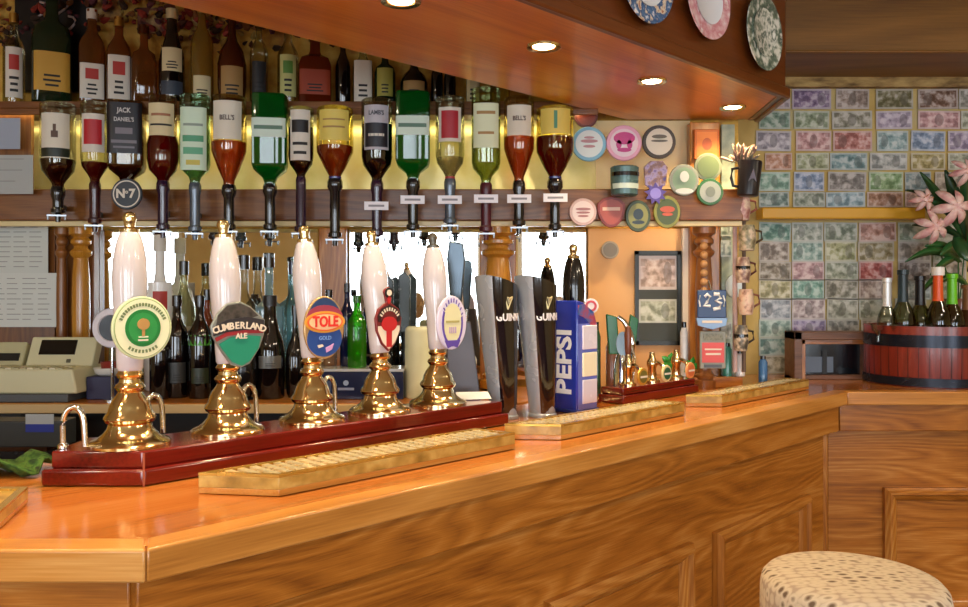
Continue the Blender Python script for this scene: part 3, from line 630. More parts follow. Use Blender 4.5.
def badge_cumberland(o):
    z = .226; cx = -.004
    b = MB(); b.prism([(x+cx, z+zz) for x, zz in [(-.066, .022), (-.05, .05), (-.028, .072), (.004, .078), (.03, .066), (.052, .048), (.068, .034), (.066, .0), (.055, -.03), (.03, -.066), (.008, -.074), (-.018, -.066), (-.044, -.03), (-.062, .0)]], YB, YB+.008, paint('#8d9492', .3, .4)); cl = b.build('pump_clip', o, bevel=.002)
    b = MB(); b.prism([(x+cx, z+zz) for x, zz in [(-.05, .046), (-.028, .068), (.004, .073), (.03, .062), (.05, .044), (.03, .038), (-.02, .032), (-.054, .024)]], YB-.0015, YB, mottle('landscape_print', ['#1c1c1c', '#4a4644', '#2a2f2c'], 50, .4)); b.build('dark_scene', cl)
    b = MB(); b.prism([(x+cx, z+zz) for x, zz in [(-.062, .0), (-.06, .022), (-.03, .036), (.02, .042), (.064, .034), (.064, .01), (.02, .012), (-.03, .008)]], YB-.003, YB-.0015, paint('#2b2a33', .4))
    b.prism([(x+cx, z+zz) for x, zz in [(-.058, -.004), (-.03, .008), (.02, .012), (.062, .01), (.062, .003), (.02, .004), (-.03, -.001), (-.054, -.012)]], YB-.0032, YB-.0015, paint('#8f2430', .4)); b.build('banner', cl)
    b = MB(); b.prism([(x+cx, z+zz) for x, zz in [(-.048, -.018), (-.02, -.004), (.02, .0), (.056, -.004), (.05, -.032), (.028, -.06), (.008, -.07), (-.016, -.06), (-.04, -.03)]], YB-.0025, YB-.0008, paint('#1c8a70', .35)); b.build('teal_field', cl)
    t = arc_text('CUMBERLAND', .0215, LW, cl, .2, .0, .6, YB-.004, cz=z-.178, bold=.03); t.location = (cx+.002, 0, 0)
    text('ALE', .017, LW, cl, T(cx+.006, YB-.004, z-.002), bold=.03)
def badge_blue(o):
    z = .236; cx = .0
    b = MB(); b.prism(ell(.058, .078, 40, cx, z), YB, YB+.008, paint('#c8a878', .25, .5)); cl = b.build('pump_clip', o, bevel=.002)
    b = MB()
    up = [(x, zz) for x, zz in ell(.054, .074, 60, cx, z) if zz > z+.03]; b.prism(up, YB-.001, YB, paint('#24406e', .35))
    lo = [(x, zz) for x, zz in ell(.054, .074, 60, cx, z) if zz < z-.008]; lo = sorted(lo, key=lambda p: math.atan2(p[0]-cx, p[1]-z+.03)); b.prism(ell(.051, .044, 30, cx, z-.028), YB-.001, YB, paint('#234a94', .35)); b.build('blue_field', cl)
    b = MB(); b.prism(ell(.053, .03, 30, cx, z+.026), YB-.002, YB-.001, paint('#9a3a52', .4)); b.prism(ell(.059, .027, 36, cx, z+.014), YB-.003, YB-.002, paint('#d89a3a', .4)); b.prism(ell(.052, .022, 36, cx, z+.014), YB-.004, YB-.003, paint('#e8663c', .4)); b.prism(ell(.047, .019, 36, cx, z+.014), YB-.0045, YB-.004, paint('#f2c89a', .4)); b.build('oval_panel', cl)
    text('TOLE', .036, paint('#d8302c', .4), cl, T(cx, YB-.0055, z+.014), wide=.85, bold=.035)
    text('GOLD', .013, paint('#6f9ae0', .4), cl, T(cx, YB-.003, z-.026), bold=.02)
    b = MB(); b.prism([(cx+.002, z-.05), (cx+.018, z-.044), (cx+.026, z-.04), (cx+.02, z-.055), (cx+.004, z-.062)], YB-.003, YB-.001, paint('#c79ad0', .4)); b.prism([(cx-.022, z-.043), (cx-.008, z-.041), (cx-.004, z-.046), (cx-.018, z-.05)], YB-.003, YB-.001, LW); b.build('small_emblem', cl)
def badge_red(o):
    z = .234; cx = -.014
    b = MB(); b.prism([(x+cx, z+zz) for x, zz in [(-.012, .098), (-.016, .09), (-.012, .08), (-.008, .062), (-.034, .045), (-.044, .02), (-.04, -.012), (-.022, -.048), (0, -.068), (.022, -.048), (.04, -.012), (.044, .02), (.034, .045), (.008, .062), (.012, .08), (.016, .09), (.012, .098), (0, .104)]], YB, YB+.008, paint('#7a2a2c', .3)); cl = b.build('pump_clip', o, bevel=.002)
    b = MB(); b.prism([(x+cx, z+zz) for x, zz in [(-.036, .0), (.036, .0), (.036, -.012), (.02, -.044), (0, -.062), (-.02, -.044), (-.036, -.012)]], YB-.0012, YB, paint('#e6dcc8', .4)); b.build('cream_field', cl)
    RD = paint('#b8242c', .35)
    b = MB(); b.box(cx-.009, cx+.009, YB-.0025, YB-.0012, z-.056, z-.012, RD); b.build('red_stem', cl); b = MB(); b.prism(ell(.026, .02, 24, cx, z+.005), YB-.003, YB-.0012, RD); b.build('red_arms', cl); b = MB(); b.prism(ell(.005, .012, 12, cx, z+.07), YB-.002, YB, RD); b.build('red_neck', cl)
    b = MB()
    vs = [(.026, .01), (.028, .022), (.02, .034), (0, .042), (-.02, .034), (-.028, .022), (-.026, .01), (-.036, .012), (-.038, .028), (-.026, .046), (0, .056), (.026, .046), (.038, .028), (.036, .012)]
    b.prism([(cx+x, z+q) for x, q in vs], YB-.0035, YB-.0012, paint('#2a1a1e', .35)); b.build('arched_banner', cl)
    b = MB()
    for k in range(-4, 5): b.box(-.0022, .0022, YB-.0042, YB-.0035, .028, .037, LW, T(cx, 0, z+.012) @ RY(k*.26))
    b.build('banner_print', cl)
    b = MB(); b.prism(ell(.014, .014, 20, cx, z+.088), YB-.002, YB, paint('#3a3a40', .2, .6)); b.prism(ell(.008, .008, 14, cx, z+.088), YB-.003, YB-.002, LW); b.build('round_top', cl)
def badge_purple(o):
    z = .236; cx = .004
    PUR = paint('#5b48a8', .35)
    b = MB(); b.prism(ell(.057, .077, 44, cx, z), YB, YB+.008, paint('#cfcbe6', .3)); cl = b.build('pump_clip', o, bevel=.002)
    b = MB(); b.prism(ell(.0535, .073, 44, cx, z), YB-.001, YB, paint('#dad6ee', .35)); b.build('outer_band', cl)
    b = MB()
    for k in range(24):
        a = k*2*PI/24; q = k % 24
        if 5 <= q <= 19: b.prism([(cx+.04*math.sin(a), z+.068*math.cos(a)), (cx+.04*math.sin(a+.2618), z+.068*math.cos(a+.2618)), (cx+.034*math.sin(a+.2618), z+.06*math.cos(a+.2618)), (cx+.034*math.sin(a), z+.06*math.cos(a))], YB-.003, YB-.001, PUR)
        else: b.box(-.0018, .0018, YB-.003, YB-.001, .058, .070, PUR, T(cx, 0, z) @ Matrix.Diagonal((.62, 1, 1, 1)) @ RY(a+.13))
    b.prism([(cx-.03, z-.05), (cx+.03, z-.05), (cx+.018, z-.072), (cx, z-.066), (cx-.018, z-.072)], YB-.0035, YB-.001, PUR); b.build('purple_ring', cl)
    b = MB(); b.prism(ell(.038, .055, 36, cx, z), YB-.002, YB-.001, paint('#dcdcb4', .4)); b.build('cream_oval', cl)
    b = MB(); b.box(cx-.026, cx+.026, YB-.003, YB-.002, z+.0, z+.006, paint('#a8a468', .4))
    for k in range(4): b.box(cx-.013+k*.0075, cx-.009+k*.0075, YB-.003, YB-.002, z-.03, z-.012, paint('#b09ac8', .4))
    b.build('oval_print', cl)
pump('white handled hand pump with round green and cream clip, nearest us', 130, .3, WHITE, badge_green)
pump('white handled hand pump with teal CUMBERLAND ALE clip', 228, 4.2, WHITE, badge_cumberland)
pump('white handled hand pump with blue and orange oval TOLE clip', 312, 6.5, WHITE, badge_blue)
pump('white handled hand pump with red and cream shield clip', 380, 7, WHITE, badge_red)
pump('white handled hand pump with purple ringed oval clip, last of the five', 438, 4.2, WHITE, badge_purple, finial=paint('#5a564e', .25, .6))
# chrome swan necks
def swan(label, x, D, rz, w_, h_):
    o = MB(); pts = [(-w_, 0, 0), (-w_, 0, h_*.55)]+[(w_*-math.cos(PI*k/12), 0, h_*.55+h_*.45*math.sin(PI*k/12)) for k in range(1, 12)]+[(w_, 0, h_*.55), (w_*1.1, 0, .003)]
    o.tube(pts, .0062, CHROME, 10)
    o.lathe([(.011, 0), (.011, .006), (.007, .01)], CHROME, 14, T(-w_, 0, 0))
    ob = o.build('swan_neck_spout', None, (x, D, TOPZ+.0005), rz); tag(ob, label, 'spout', 'chrome swan neck spouts')
swan('chrome swan neck spout at the left end of the mahogany stand', -.855, 1.70, 0, .022, .085)
x, D = on_line(172, -2.60); swan('chrome swan neck spout between the first and second hand pump', x-.03, D-.03, A45, .02, .09)
x, D = on_line(252, -2.62); swan('chrome swan neck spout between the second and third hand pump', x, D-.03, A45, .02, .095)
x, D = on_line(330, -2.63); swan('chrome swan neck spout between the third and fourth hand pump', x, D-.02, A45, .02, .095)
# drip trays
LATT = paint('#efe2bc', .28, .6)
TRW = oak('tray_oak', '#9c5a20', '#c08036', '#d49a50', axis=0, scale=1, rough=.25, coat=.4)
def tray(label, P, h=.041, plain=False):
    pl = L(P); o = thing('drip_tray', label, 'drip tray', (*C1, BT), A45, 'drip trays along the bar')
    cx = sum(p[0] for p in pl)/4; cy = sum(p[1] for p in pl)/4
    b = MB(); b.slab(pl, 0, h*.3, TRW); b.slab(pl, h*.3, h*.86, mottle('aged_brass', ['#8a6a2a', '#b08a40', '#caa85c'], 25, .3)); b.build('tray_body', o, bevel=.001)
    lw = .014
    def ins_(d):  # inward offset of a parallelogram, clockwise-safe
        n = 4; out = []
        area_ = sum(pl[i][0]*pl[(i+1) % n][1]-pl[(i+1) % n][0]*pl[i][1] for i in range(n)); sg = 1 if area_ > 0 else -1
        for i in range(n):
            p0, p1, p2 = Vector(pl[i-1]), Vector(pl[i]), Vector(pl[(i+1) % n])
            d1 = (p1-p0).normalized(); d2 = (p2-p1).normalized()
            n1 = Vector((-d1.y, d1.x))*sg; n2 = Vector((-d2.y, d2.x))*sg
            k = (n1+n2); k = k/(k.length_squared/2); out.append(tuple(p1+k*d))
        return out
    i1 = ins_(lw)
    b = MB()
    for i in range(4):
        j = (i+1) % 4; b.slab([pl[i], pl[j], i1[j], i1[i]], h*.86, h, paint('#c8a048', .25, .7))
    b.build('brass_lip', o)
    b = MB(); x0 = min(p[0] for p in i1); x1 = max(p[0] for p in i1); y0 = min(p[1] for p in i1); y1 = max(p[1] for p in i1)
    n = int((x1-x0)/.026)
    def clip(s0, y):  # x shift of the slanted ends at depth y
        a, bb_ = i1[0], i1[3]; c, d = i1[1], i1[2]
        t = (y-a[1])/(bb_[1]-a[1]+1e-9)
        return a[0]+(bb_[0]-a[0])*t, c[0]+(d[0]-c[0])*t
    for k in range(1, n):
        s_ = x0+(x1-x0)*k/n
        ys = [y0+(y1-y0)*q/12 for q in range(13)]; ok = [y for y in ys if clip(0, y)[0] <= s_ <= clip(0, y)[1]]
        if len(ok) > 1: b.box(s_-.0075, s_+.0075, ok[0], ok[-1], h*.87, h*.97, LATT)
    for q in (.25, .5, .75):
        y = y0+(y1-y0)*q; a, c = clip(0, y); b.box(a, c, y-.002, y+.002, h*.87, h*.985, LATT)
    b.build('brass_grille', o)
    return o
tray('long drip tray with brass grille in front of the five hand pumps', [(-.396, 1.577), (.078, 2.051), (-.022, 2.115), (-.56, 1.60)])
tray('second drip tray, in front of the black beer fonts', [(.205, 2.17), (.64, 2.605), (.55, 2.665), (.055, 2.185)])
tray('third drip tray, at the far right end of the diagonal bar', [(.812, 2.785), (1.305, 3.278), (1.23, 3.33), (.69, 2.79)])
o = tray('drip tray cut off by the left edge of the photo', [(-.98, 1.36), (-.807, 1.36), (-.855, 1.53), (-1.03, 1.53)], .03)
# bar towel
b = MB(); n = 14
vs = []; fs = []
for i in range(n+1):
    for j in range(7):
        vs.append((-.5+i*.5/n, j*.02, .022+.012*math.sin(i*1.7+j)+.009*math.cos(j*2.1+i)))
for i in range(n):
    for j in range(6): a = i*7+j; fs.append((a, a+7, a+8, a+1))
b.faces(vs, fs, mottle('green_towelling', ['#16300f', '#2a4f1a', '#486a26', '#1c2814'], 60, .95), True)
o = b.build('bar_towel', None, (-.56, 1.70, BT)); o.location = (-.42-.53, 1.72, BT)
md = o.modifiers.new('thick', 'SOLIDIFY'); md.thickness = .004; tag(o, 'crumpled green bar towel on the bar behind the left edge tray', 'towel')
# card on the stand end
o = MB(); o.prism([(-.055, 0), (.055, 0), (.05, .03), (-.05, .032)], -.001, .001, paint('#e4e2de', .6), RX(-.9)); x, D = on_line(474, -2.47)
tag(o.build('white_card', None, (x, D, TOPZ+.002), .3), 'white card lying on the right end of the mahogany stand', 'card')

# tall black stout fonts
def font(label, px, c):
    x, D = on_line(px, c); o = thing('beer_font', label, 'beer font', (x, D, BT), A45, 'tall black beer fonts')
    SIL = paint('#a2abb8', .25, .35, .3); FB = paint('#0d0b10', .1, 0, 1)
    H = .425; n = 12; k = 32; vs = []
    for i in range(n+1):
        t = i/n; r_ = .036+.026*t**.8; cx = -.034*(t**1.15); z = H*t
        for j in range(k):
            a = 2*PI*j/k; f = 1/((abs(math.sin(a))**2.6+abs(math.cos(a))**2.6)**(1/2.6))
            vs.append((cx+r_*f*math.sin(a), -r_*f*math.cos(a), z-(.02*math.sin(a) if i == n else 0)))
    M = T(.012, 0, 0); ang = lambda j: ((j+.5)/k*360+180) % 360-180
    b = MB()
    for side, mt in ((0, SIL), (1, FB)):
        ff = []
        for i in range(n):
            for j in range(k):
                sil = -140 < ang(j) < -60
                if sil == (side == 0): a, c_ = i*k+j, i*k+(j+1) % k; ff.append((a, c_, c_+k, a+k))
        if side: ff += [tuple(range(n*k, n*k+k)), tuple(range(k))]
        b.faces(vs, ff, mt, True, M)
    bmesh.ops.remove_doubles(b.bm, verts=b.bm.verts[:], dist=.0002)
    f = b.build('tower', o)
    b = MB(); b.lathe([(.046, 0), (.046, .008), (.041, .012), (.0385, .05)], SIL, 24, T(.012, 0, 0)); b.build('base_ring', o)
    zt = .315; cx = .012-.034*.71; RR = .0605
    text('GUINNESS', .031, paint('#e9e6ea', .4), f, T(cx, 0, zt) @ RZ(math.radians(6)), bend=RR, wide=.85, bold=.03)
    b = MB(); hc = paint('#d9cfa0', .3, .4)
    def hp(x, z): a = x/RR+math.radians(-14); return (cx+RR*math.sin(a), -RR*math.cos(a)-.001, zt+z)
    b.tube([hp(-.004, .025), hp(-.009, .045), hp(-.006, .062), hp(.004, .058), hp(.013, .063)], .0024, hc, 6)
    b.tube([hp(-.004, .025), hp(.012, .06)], .0022, hc, 6)
    for q in (.3, .5, .7): b.tube([hp(-.004+.016*q, .025+.035*q), hp(-.006+.012*q, .058)], .0009, hc, 5)
    b.build('harp_emblem', f)
    return o
font('tall black GUINNESS beer font with silver side, the left one', 501, -2.485)
font('tall black GUINNESS beer font with silver side, next to the blue cola tower', 540, -2.40)
# grey slab behind the fonts
x, D = on_line(468, -2.62)
o = MB(); o.prism([(-.05, 0), (.06, 0), (.02, .3), (-.06, .3)], -.02, .02, paint('#5d5a60', .35, .2)); tag(o.build('grey_menu_holder', None, (x-.015, D+.01, BT), .25, bevel=.004), 'plain grey upright slab behind the left black font', 'holder')
o = thing('beer_tap', 'tall dark chrome edged tap lever standing left of the black fonts', 'tap', (xx(455, 2.62), 2.66, BT))
b = MB(); b.lathe([(.03, 0), (.03, .01), (.012, .02), (.011, .2), (.014, .3)], CHROME, 16); b.build('stem', o)
b = MB(); b.prism([(-.012, .3), (.016, .3), (.032, .5), (.026, .55), (-.02, .56), (-.028, .5)], -.012, .012, paint('#3a4650', .15, .5)); b.build('lever', o, bevel=.005)

# cola tower
x, D = on_line(574, -2.40); o = thing('cola_tower', 'blue soft drink dispenser tower with upright white PEPSI lettering', 'drink dispenser', (x, D, BT), A45)
BL = paint('#23349c', .15, 0, .6); BL2 = paint('#6673c8', .2, 0, .4)
b = MB(); hw, hd = .052, .055
prof = [(-hw, 0), (hw, 0), (hw, .285), (.03, .332), (-.02, .36), (-hw, .366)]
b.prism(prof, -hd, hd, BL); tw = b.build('tower', o, bevel=.006)
M = T(-hw-.0015, -.004, .165) @ RZ(-PI/2) @ RY(-PI/2)
text('PEPSI', .105, paint('#eef0f4', .3), tw, M @ Matrix.Diagonal((1, 1, .8, 1)), wide=.92, bold=.03)
b = MB(); b.box(-.048, .048, -hd-.002, -hd, .01, .29, BL2)
b.build('front_strip', tw)
for k, c in enumerate(('#d3cfe0', '#eee9cc', '#e0dcec')):
    b = MB(); b.box(-.03, .045, -hd-.007, -hd-.0015, .03+k*.088, .108+k*.088, paint(c, .25)); b.build('flavour_panel', tw, bevel=.003)
b = MB(); b.prism([(-hw+.003, .35), (-.02, .354), (.03, .327), (hw-.004, .284), (hw-.004, .26), (-.02, .31), (-hw+.003, .32)], -hd-.003, -hd, mottle('blue_wave_print', ['#1c2a5c', '#3a6ab0', '#b04a5c', '#26407a'], 18, .25)); b.build('wave_header', tw)
b = MB(); b.box(-hw-.004, hw+.004, -hd-.006, hd+.004, 0, .012, paint('#24307a', .3)); b.build('foot', o, bevel=.003)

# black handled pump behind the cola tower
def badge_none(o):
    b = MB(); b.prism(ell(.03, .04, 24, 0, .25), YB, YB+.006, paint('#8c8c90', .3, .3)); b.build('pump_clip', o)
o = pump('black handled hand pump with brass knob rising behind the blue tower', 574, .5, BLACK, badge_none, line=-2.56, z=BT)
o.scale = (1.12, 1.12, 1.13)
# tap cluster on a small mahogany base
x, D = on_line(652, -2.42); s0 = thing('tap_base', 'short red mahogany base under the brass lager taps', 'stand', (x, D, BT), A45)
b = MB(); b.box(-.25, .25, -.05, .06, 0, .03, MAHOG); b.build('lower_plinth', s0, bevel=.004)
b = MB(); b.box(-.24, .24, -.04, .055, .03, .055, MAHOG); b.build('upper_plinth', s0, bevel=.004)
ZB = BT+.0555
def tap(label, px, badge_m, cen, lever_m, r=.03, hz=.1):
    x, D = on_line(px, -2.43); o = thing('lager_tap', label, 'beer tap', (x, D, ZB), A45, 'brass lager taps on the small red base')
    b = MB(); b.lathe([(.03, 0), (.03, .006), (.018, .014), (.015, .05), (.02, .06), (.02, .075), (.012, .09), (.01, .11)], BRASS, 20); b.tube([(0, 0, .07), (0, -.03, .072), (0, -.05, .06), (0, -.052, .03)], .008, BRASS, 8); b.build('brass_body', o)
    b = MB(); b.lathe([(.001, -.004), (r, -.004), (r*1.05, 0), (r, .004), (.001, .004)], badge_m, 24, T(0, -.062, .035) @ RX(PI/2)); bd = b.build('round_badge', o)
    b = MB(); b.lathe([(.001, .0041), (r*.75, .0045), (r*.75, .006), (.001, .0062)], cen, 22, T(0, -.062, .035) @ RX(PI/2)); b.box(-r*.7, r*.7, -.0695, -.0685, .031, .038, LW); b.build('badge_centre', bd)
    if lever_m: b = MB(); b.lathe([(.008, .1), (.012, .13), (.014, .18), (.009, .21), (.002, .215)], lever_m, 14); b.build('lever', o)
    return o
tap('brass lager tap with gold and olive round badge, nearest the cola tower', 628, paint('#c8983c', .3, .4), paint('#6a6428', .4), paint('#6a3a24', .3))
tap('brass lager tap with green and cream round badge', 652, paint('#d8c890', .3), paint('#1c5a3c', .35), None)
tap('brass lager tap with terracotta badge, under the green leaf badges', 676, paint('#d89058', .3), paint('#c86a3a', .4), None)
for px, y, lb in ((668, 362, 'glossy green leaf shaped tap badge, the left one'), (690, 366, 'glossy green leaf shaped tap badge, right one below the blue sign')):
    x, D = on_line(px, -2.5); zc_ = zy(y, D)
    o = thing('leaf_badge', lb, 'badge', (x, D, BT), .3, 'green leaf badges')
    b = MB(); b.cyl((0, 0, 0), (0, 0, zc_-BT), .006, BRASS); b.build('stem', o)
    b = MB(); gm = paint('#2f8f3a', .2, 0, .6)
    for k in range(5): b.lathe([(.001, 0), (.013, .012), (.012, .026), (.001, .04)], gm, 8, T(0, -.01, zc_-BT) @ RY(k*1.256+.3) @ Matrix.Diagonal((1, .4, 1, 1)))
    b.build('leaf', o)
# tall green and chrome lager tap
x, D = on_line(622, -2.52); o = thing('lager_tower', 'green backed lager tower with curved chrome arm behind the brass taps', 'beer font', (x, D, BT), 0)
b = MB(); b.lathe([(.05, 0), (.05, .01), (.035, .02), (.03, .12), (.02, .16)], CHROME, 20); b.build('base', o)
b = MB(); b.prism([(-.05, .16), (-.01, .16), (-.02, .3), (-.06, .31)], -.012, .012, paint('#0f5a34', .2, 0, .5)); b.prism([(.02, .24), (.05, .2), (.06, .29), (.03, .31)], -.012, .012, paint('#145c3a', .2, 0, .5)); b.build('green_panel', o, bevel=.004)
b = MB(); b.tube([(-.02, -.03, .3), (.0, -.035, .285), (.02, -.035, .25), (.032, -.035, .2), (.034, -.035, .15), (.03, -.03, .1), (.03, -.03, .0)], [.008, .009, .011, .013, .012, .012, .012], CHROME, 10); b.build('chrome_arm', o)
b = MB(); b.prism(ell(.024, .045, 24, -.0, .2), -.02, -.012, paint('#8fb0d0', .3)); b.build('blue_badge', o)
x, D = on_line(588, -2.5); 
o = thing('small_round_sign', 'small red and white round sign right of the black pump handle', 'sign', (x+.01, D, BT))
zc_ = zy(306, D)-BT
b = MB(); b.cyl((0, 0, 0), (0, 0, zc_-.02), .006, CHROME); b.build('stem', o)
b = MB(); b.lathe([(.001, -.004), (.026, -.004), (.027, 0), (.026, .004), (.001, .004)], paint('#e8dfe0', .3), 24, T(0, 0, zc_) @ RX(PI/2)); b.lathe([(.012, .0045), (.012, .007), (.02, .007), (.02, .0045)], paint('#c02c34', .3), 24, T(0, 0, zc_) @ RX(PI/2), caps=False); b.build('disc', o)
# ------------------------------------------------------------------ things on the back worktop
WZ = 1.0905
g2 = 'bottles on the back worktop'
def BB(label, px, D, w_, yt, shape, gm, cap, *a, **k): return bottle(label, px, D, w_, yt, 0, shape, gm, cap, *a, group=g2, z0=k.pop('z0', WZ), **k)
# till
o = thing('cash_register', 'beige electronic till with tilted dark display, far left on the back worktop', 'till', (xx(30, 3.1), 3.1, WZ))
BE = paint('#cfc9a4', .45); BE2 = paint('#b8b28c', .5); GRY = paint('#4c5054', .4)
b = MB(); b.prism([(-.2, .03), (-.2, .12), (.22, .12), (.24, .03)], -.12, .12, BE); b.build('keyboard_body', o, bevel=.008)
M = T(0, .02, .12) @ RX(-.45)
b = MB(); b.box(-.03, .225, -.0, .05, .0, .12, BE, M); h = b.build('display_housing', o, bevel=.006)
b = MB(); b.box(.012, .15, -.004, .001, .045, .105, paint('#14110f', .15), M); b.build('display', h)
b = MB(); b.box(.125, .14, -.004, .0, .012, .026, paint('#5a584a', .4), M); b.build('key_lock', h)
b = MB(); b.box(-.2, -.045, .0, .06, .0, .1, BE2, M); p = b.build('printer', o, bevel=.008)
b = MB(); b.box(-.19, -.06, -.004, .002, .02, .05, MATTBLK, M); b.build('paper_slot', p)
b = MB()
for i in range(14):
    for j in range(4): b.box(-.19+i*.027, -.169+i*.027, -.115+j*.026, -.095+j*.026, .1195, .124, BE2 if (i+j) % 3 else paint('#e2dcc0', .5))
b.build('key_pad', o)
b = MB(); b.box(-.22, .21, -.13, .14, 0, .03, GRY); b.build('foot_plinth', o, bevel=.004)
o = MB(); o.box(-.25, xx(62, 2.8)+1.55, -.07, .03, .96, 1.05, paint('#3c4146', .35)); 
ob = thing('cash_box', 'dark grey steel cash drawer under the till with a blue and white sticker', 'drawer', (-1.55, 2.87, 0))
c = o.build('drawer_body', ob, bevel=.004)
b = MB(); b.box(xx(26, 2.8)+1.55, xx(54, 2.8)+1.55, -.073, -.0705, zy(432, 2.8), zy(424, 2.8), paint('#28389c', .4)); b.box(xx(26, 2.8)+1.55, xx(54, 2.8)+1.55, -.073, -.0705, zy(424, 2.8), zy(414, 2.8), paint('#a9b0b8', .4)); b.build('sticker', ob)
# papers pinned above the till
def sheet(label, x0, x1, y0, y1, c, D=3.455, lines=8, cols=3):
    o = thing('paper_notice', label, 'notice', (xx((x0+x1)/2, D), D, zy((y0+y1)/2, D)), 0, 'paper notices on the left of the back bar')
    W, H = (x1-x0)/816*D/2, (y1-y0)/816*D/2
    b = MB(); b.box(-W, W, 0, .002, -H, H, paint(c, .7)); p = b.build('sheet', o)
    b = MB()
    for k in range(lines):
        for j in range(cols):
            xa = -W*.9+2*W*.9*j/cols; b.box(xa, xa+2*W*.9/cols*random.uniform(.5, .9), -.001, 0, H*.8-k*H*1.7/lines-.002, H*.8-k*H*1.7/lines+.001, paint('#8c8c88', .7))
    b.build('print_lines', o)
sheet('small bluish paper notice, topmost of the papers on the left', -10, 20, 118, 149, '#9fa6b4', 3.24, 0, 0)
sheet('plain off white paper notice below the small bluish one', -10, 33, 155, 194, '#aeb0ac', 3.23, 3, 1)
sheet('ruled white price list sheet, above the wide lower sheet', -5, 48, 205, 275, '#c9ccc6', 3.40, 12, 3)
sheet('wide pale sheet of ruled columns just above the till', -12, 57, 273, 327, '#cfd2cc', 3.38, 9, 4)
# left cupboard side that the papers hang on
o = MB(); o.box(-2.35, xx(34, 3.3), 3.28, 3.30, 1.905, 2.22, OAKD(2)); o.box(-2.35, xx(56, 3.44), 3.43, 3.46, 1.095, 1.755, OAKD(2)); bbp(o, 'notice_board')
# small things right of the till
o = MB(); o.box(-.055, .055, -.05, .05, 0, .085, paint('#221f45', .4)); tag(o.build('dark_blue_box', None, (xx(107, 3.1), 3.1, WZ), bevel=.003), 'small dark blue box between the till and the first pump', 'box')
zb = WZ+.0855
o = MB(); o.lathe([(.03, 0), (.045, .01), (.052, .03), (.05, .03), (.03, .012), (.002, .008)], paint('#e6e2da', .3), 24); tag(o.build('white_saucer', None, (xx(108, 3.1), 3.1, zb)), 'white saucer on the dark blue box', 'dish')
o = MB(); o.lathe([(.02, 0), (.03, .012), (.034, .04), (.032, .04), (.02, .014), (.002, .01)], paint('#8a2c24', .3), 24); tag(o.build('red_bowl', None, (xx(110, 3.1), 3.1, zb+.012)), 'little red bowl stacked in the white saucer', 'bowl')
o = thing('ring_badge', 'white ringed round sign with black centre left of the green clip', 'sign', (xx(112, 3.02), 3.02, WZ))
zr = zy(328, 3.02)-WZ
b = MB(); b.cyl((0, .004, 0), (0, .004, zr-.06), .006, CHROME); b.lathe([(.03, 0), (.03, .006), (.006, .01)], CHROME, 20); b.build('stand', o)
b = MB(); b.lathe([(.001, -.006), (.07, -.006), (.074, 0), (.07, .006), (.05, .009), (.047, .002)], paint('#ece4ea', .25, 0, .4), 36, T(0, 0, zr) @ RX(PI/2), caps=False); b.build('white_ring', o)
b = MB(); b.lathe([(.001, .003), (.049, .003), (.049, -.003), (.001, -.003)], paint('#14161c', .3), 30, T(0, 0, zr) @ RX(PI/2)); b.build('black_centre', o)
WGL = glass('#eef2f0'); BLG = liquid('#c0e2ee', .35); GRB = liquid('#3fae1c', .5); NVY = paint('#1a2244', .2, 0, .5)
MAL = paint('#ece7e0', .25, 0, .4)
BB('white rum bottle with a small red label, behind the green pump clip', 160, 3.36, 30, 236, 'squat', MAL, LW, MAL, (.3, .7), mark=RED)
BB('pale frosted bottle with dark cap, between the first and second pump', 184, 3.34, 22, 262, 'tall', glass('#e8ead0'), BLACK, paint('#d8dcc0', .5), (.1, .5))
BB('dark bottle with slim neck directly right of the green clip', 177, 3.12, 22, 296, 'tall', DRK, BLACK, paint('#30302e', .4), (.15, .35))
BB('dark bottle with bright green shoulder label', 200, 3.1, 22, 296, 'tall', DRK, BLACK, paint('#28301c', .4), (.15, .3), extra=lambda o, r, H: MB().lathe([(r*1.02, .52*H), (r*.98, .62*H)], paint('#4c9a2c', .4), 14).build('green_band', o))
BB('dark stout bottle standing left of the teal pump clip', 160, 3.08, 20, 322, 'wine', DRK, BLACK)
BB('dark bottle half behind the second pump', 219, 3.20, 20, 300, 'tall', DRK, BLACK)
BB('amber orange bottle beside the second pump handle', 207, 3.3, 16, 290, 'tall', liquid('#c8642c', .4), BLACK)
BB('clear glass decanter bottle with dark stopper right of the second pump', 244, 3.37, 27, 256, 'squat', WGL, BLACK, None)
BB('square pale blue gin bottle behind the champagne bottle', 269, 3.27, 27, 254, 'jug', BLG, BLACK, None, sq=4)
BB('aqua blue narrow bottle right of the pale blue gin', 292, 3.39, 16, 262, 'tall', glass('#d4eef2'), NVY, None)
BB('black sparkling wine bottle with silver label band', 270, 3.10, 29, 296, 'champ', DRK, paint('#1a1a1c', .3), paint('#6b6a66', .3, .5), (.3, .42))
BB('dark bottle right of the sparkling wine', 295, 3.12, 19, 306, 'round', DRK, BLACK)
o = MB(); o.lathe([(.04, 0), (.042, .005), (.03, .01), (.055, .08), (.05, .16), (.02, .2), (.001, .205)], paint('#0d0c0e', .2), 20); tag(o.build('black_carafe', None, (xx(243, 3.05), 3.05, WZ)), 'low black carafe behind the teal clip', 'carafe')
o = MB(); o.lathe([(.03, 0), (.03, .01), (.052, .06), (.056, .14), (.045, .22), (.012, .25), (.001, .252)], paint('#141012', .25), 22); tag(o.build('black_shaker', None, (xx(190, 3.2), 3.22, WZ)), 'dark rounded shaker behind the two slim dark bottles', 'shaker')
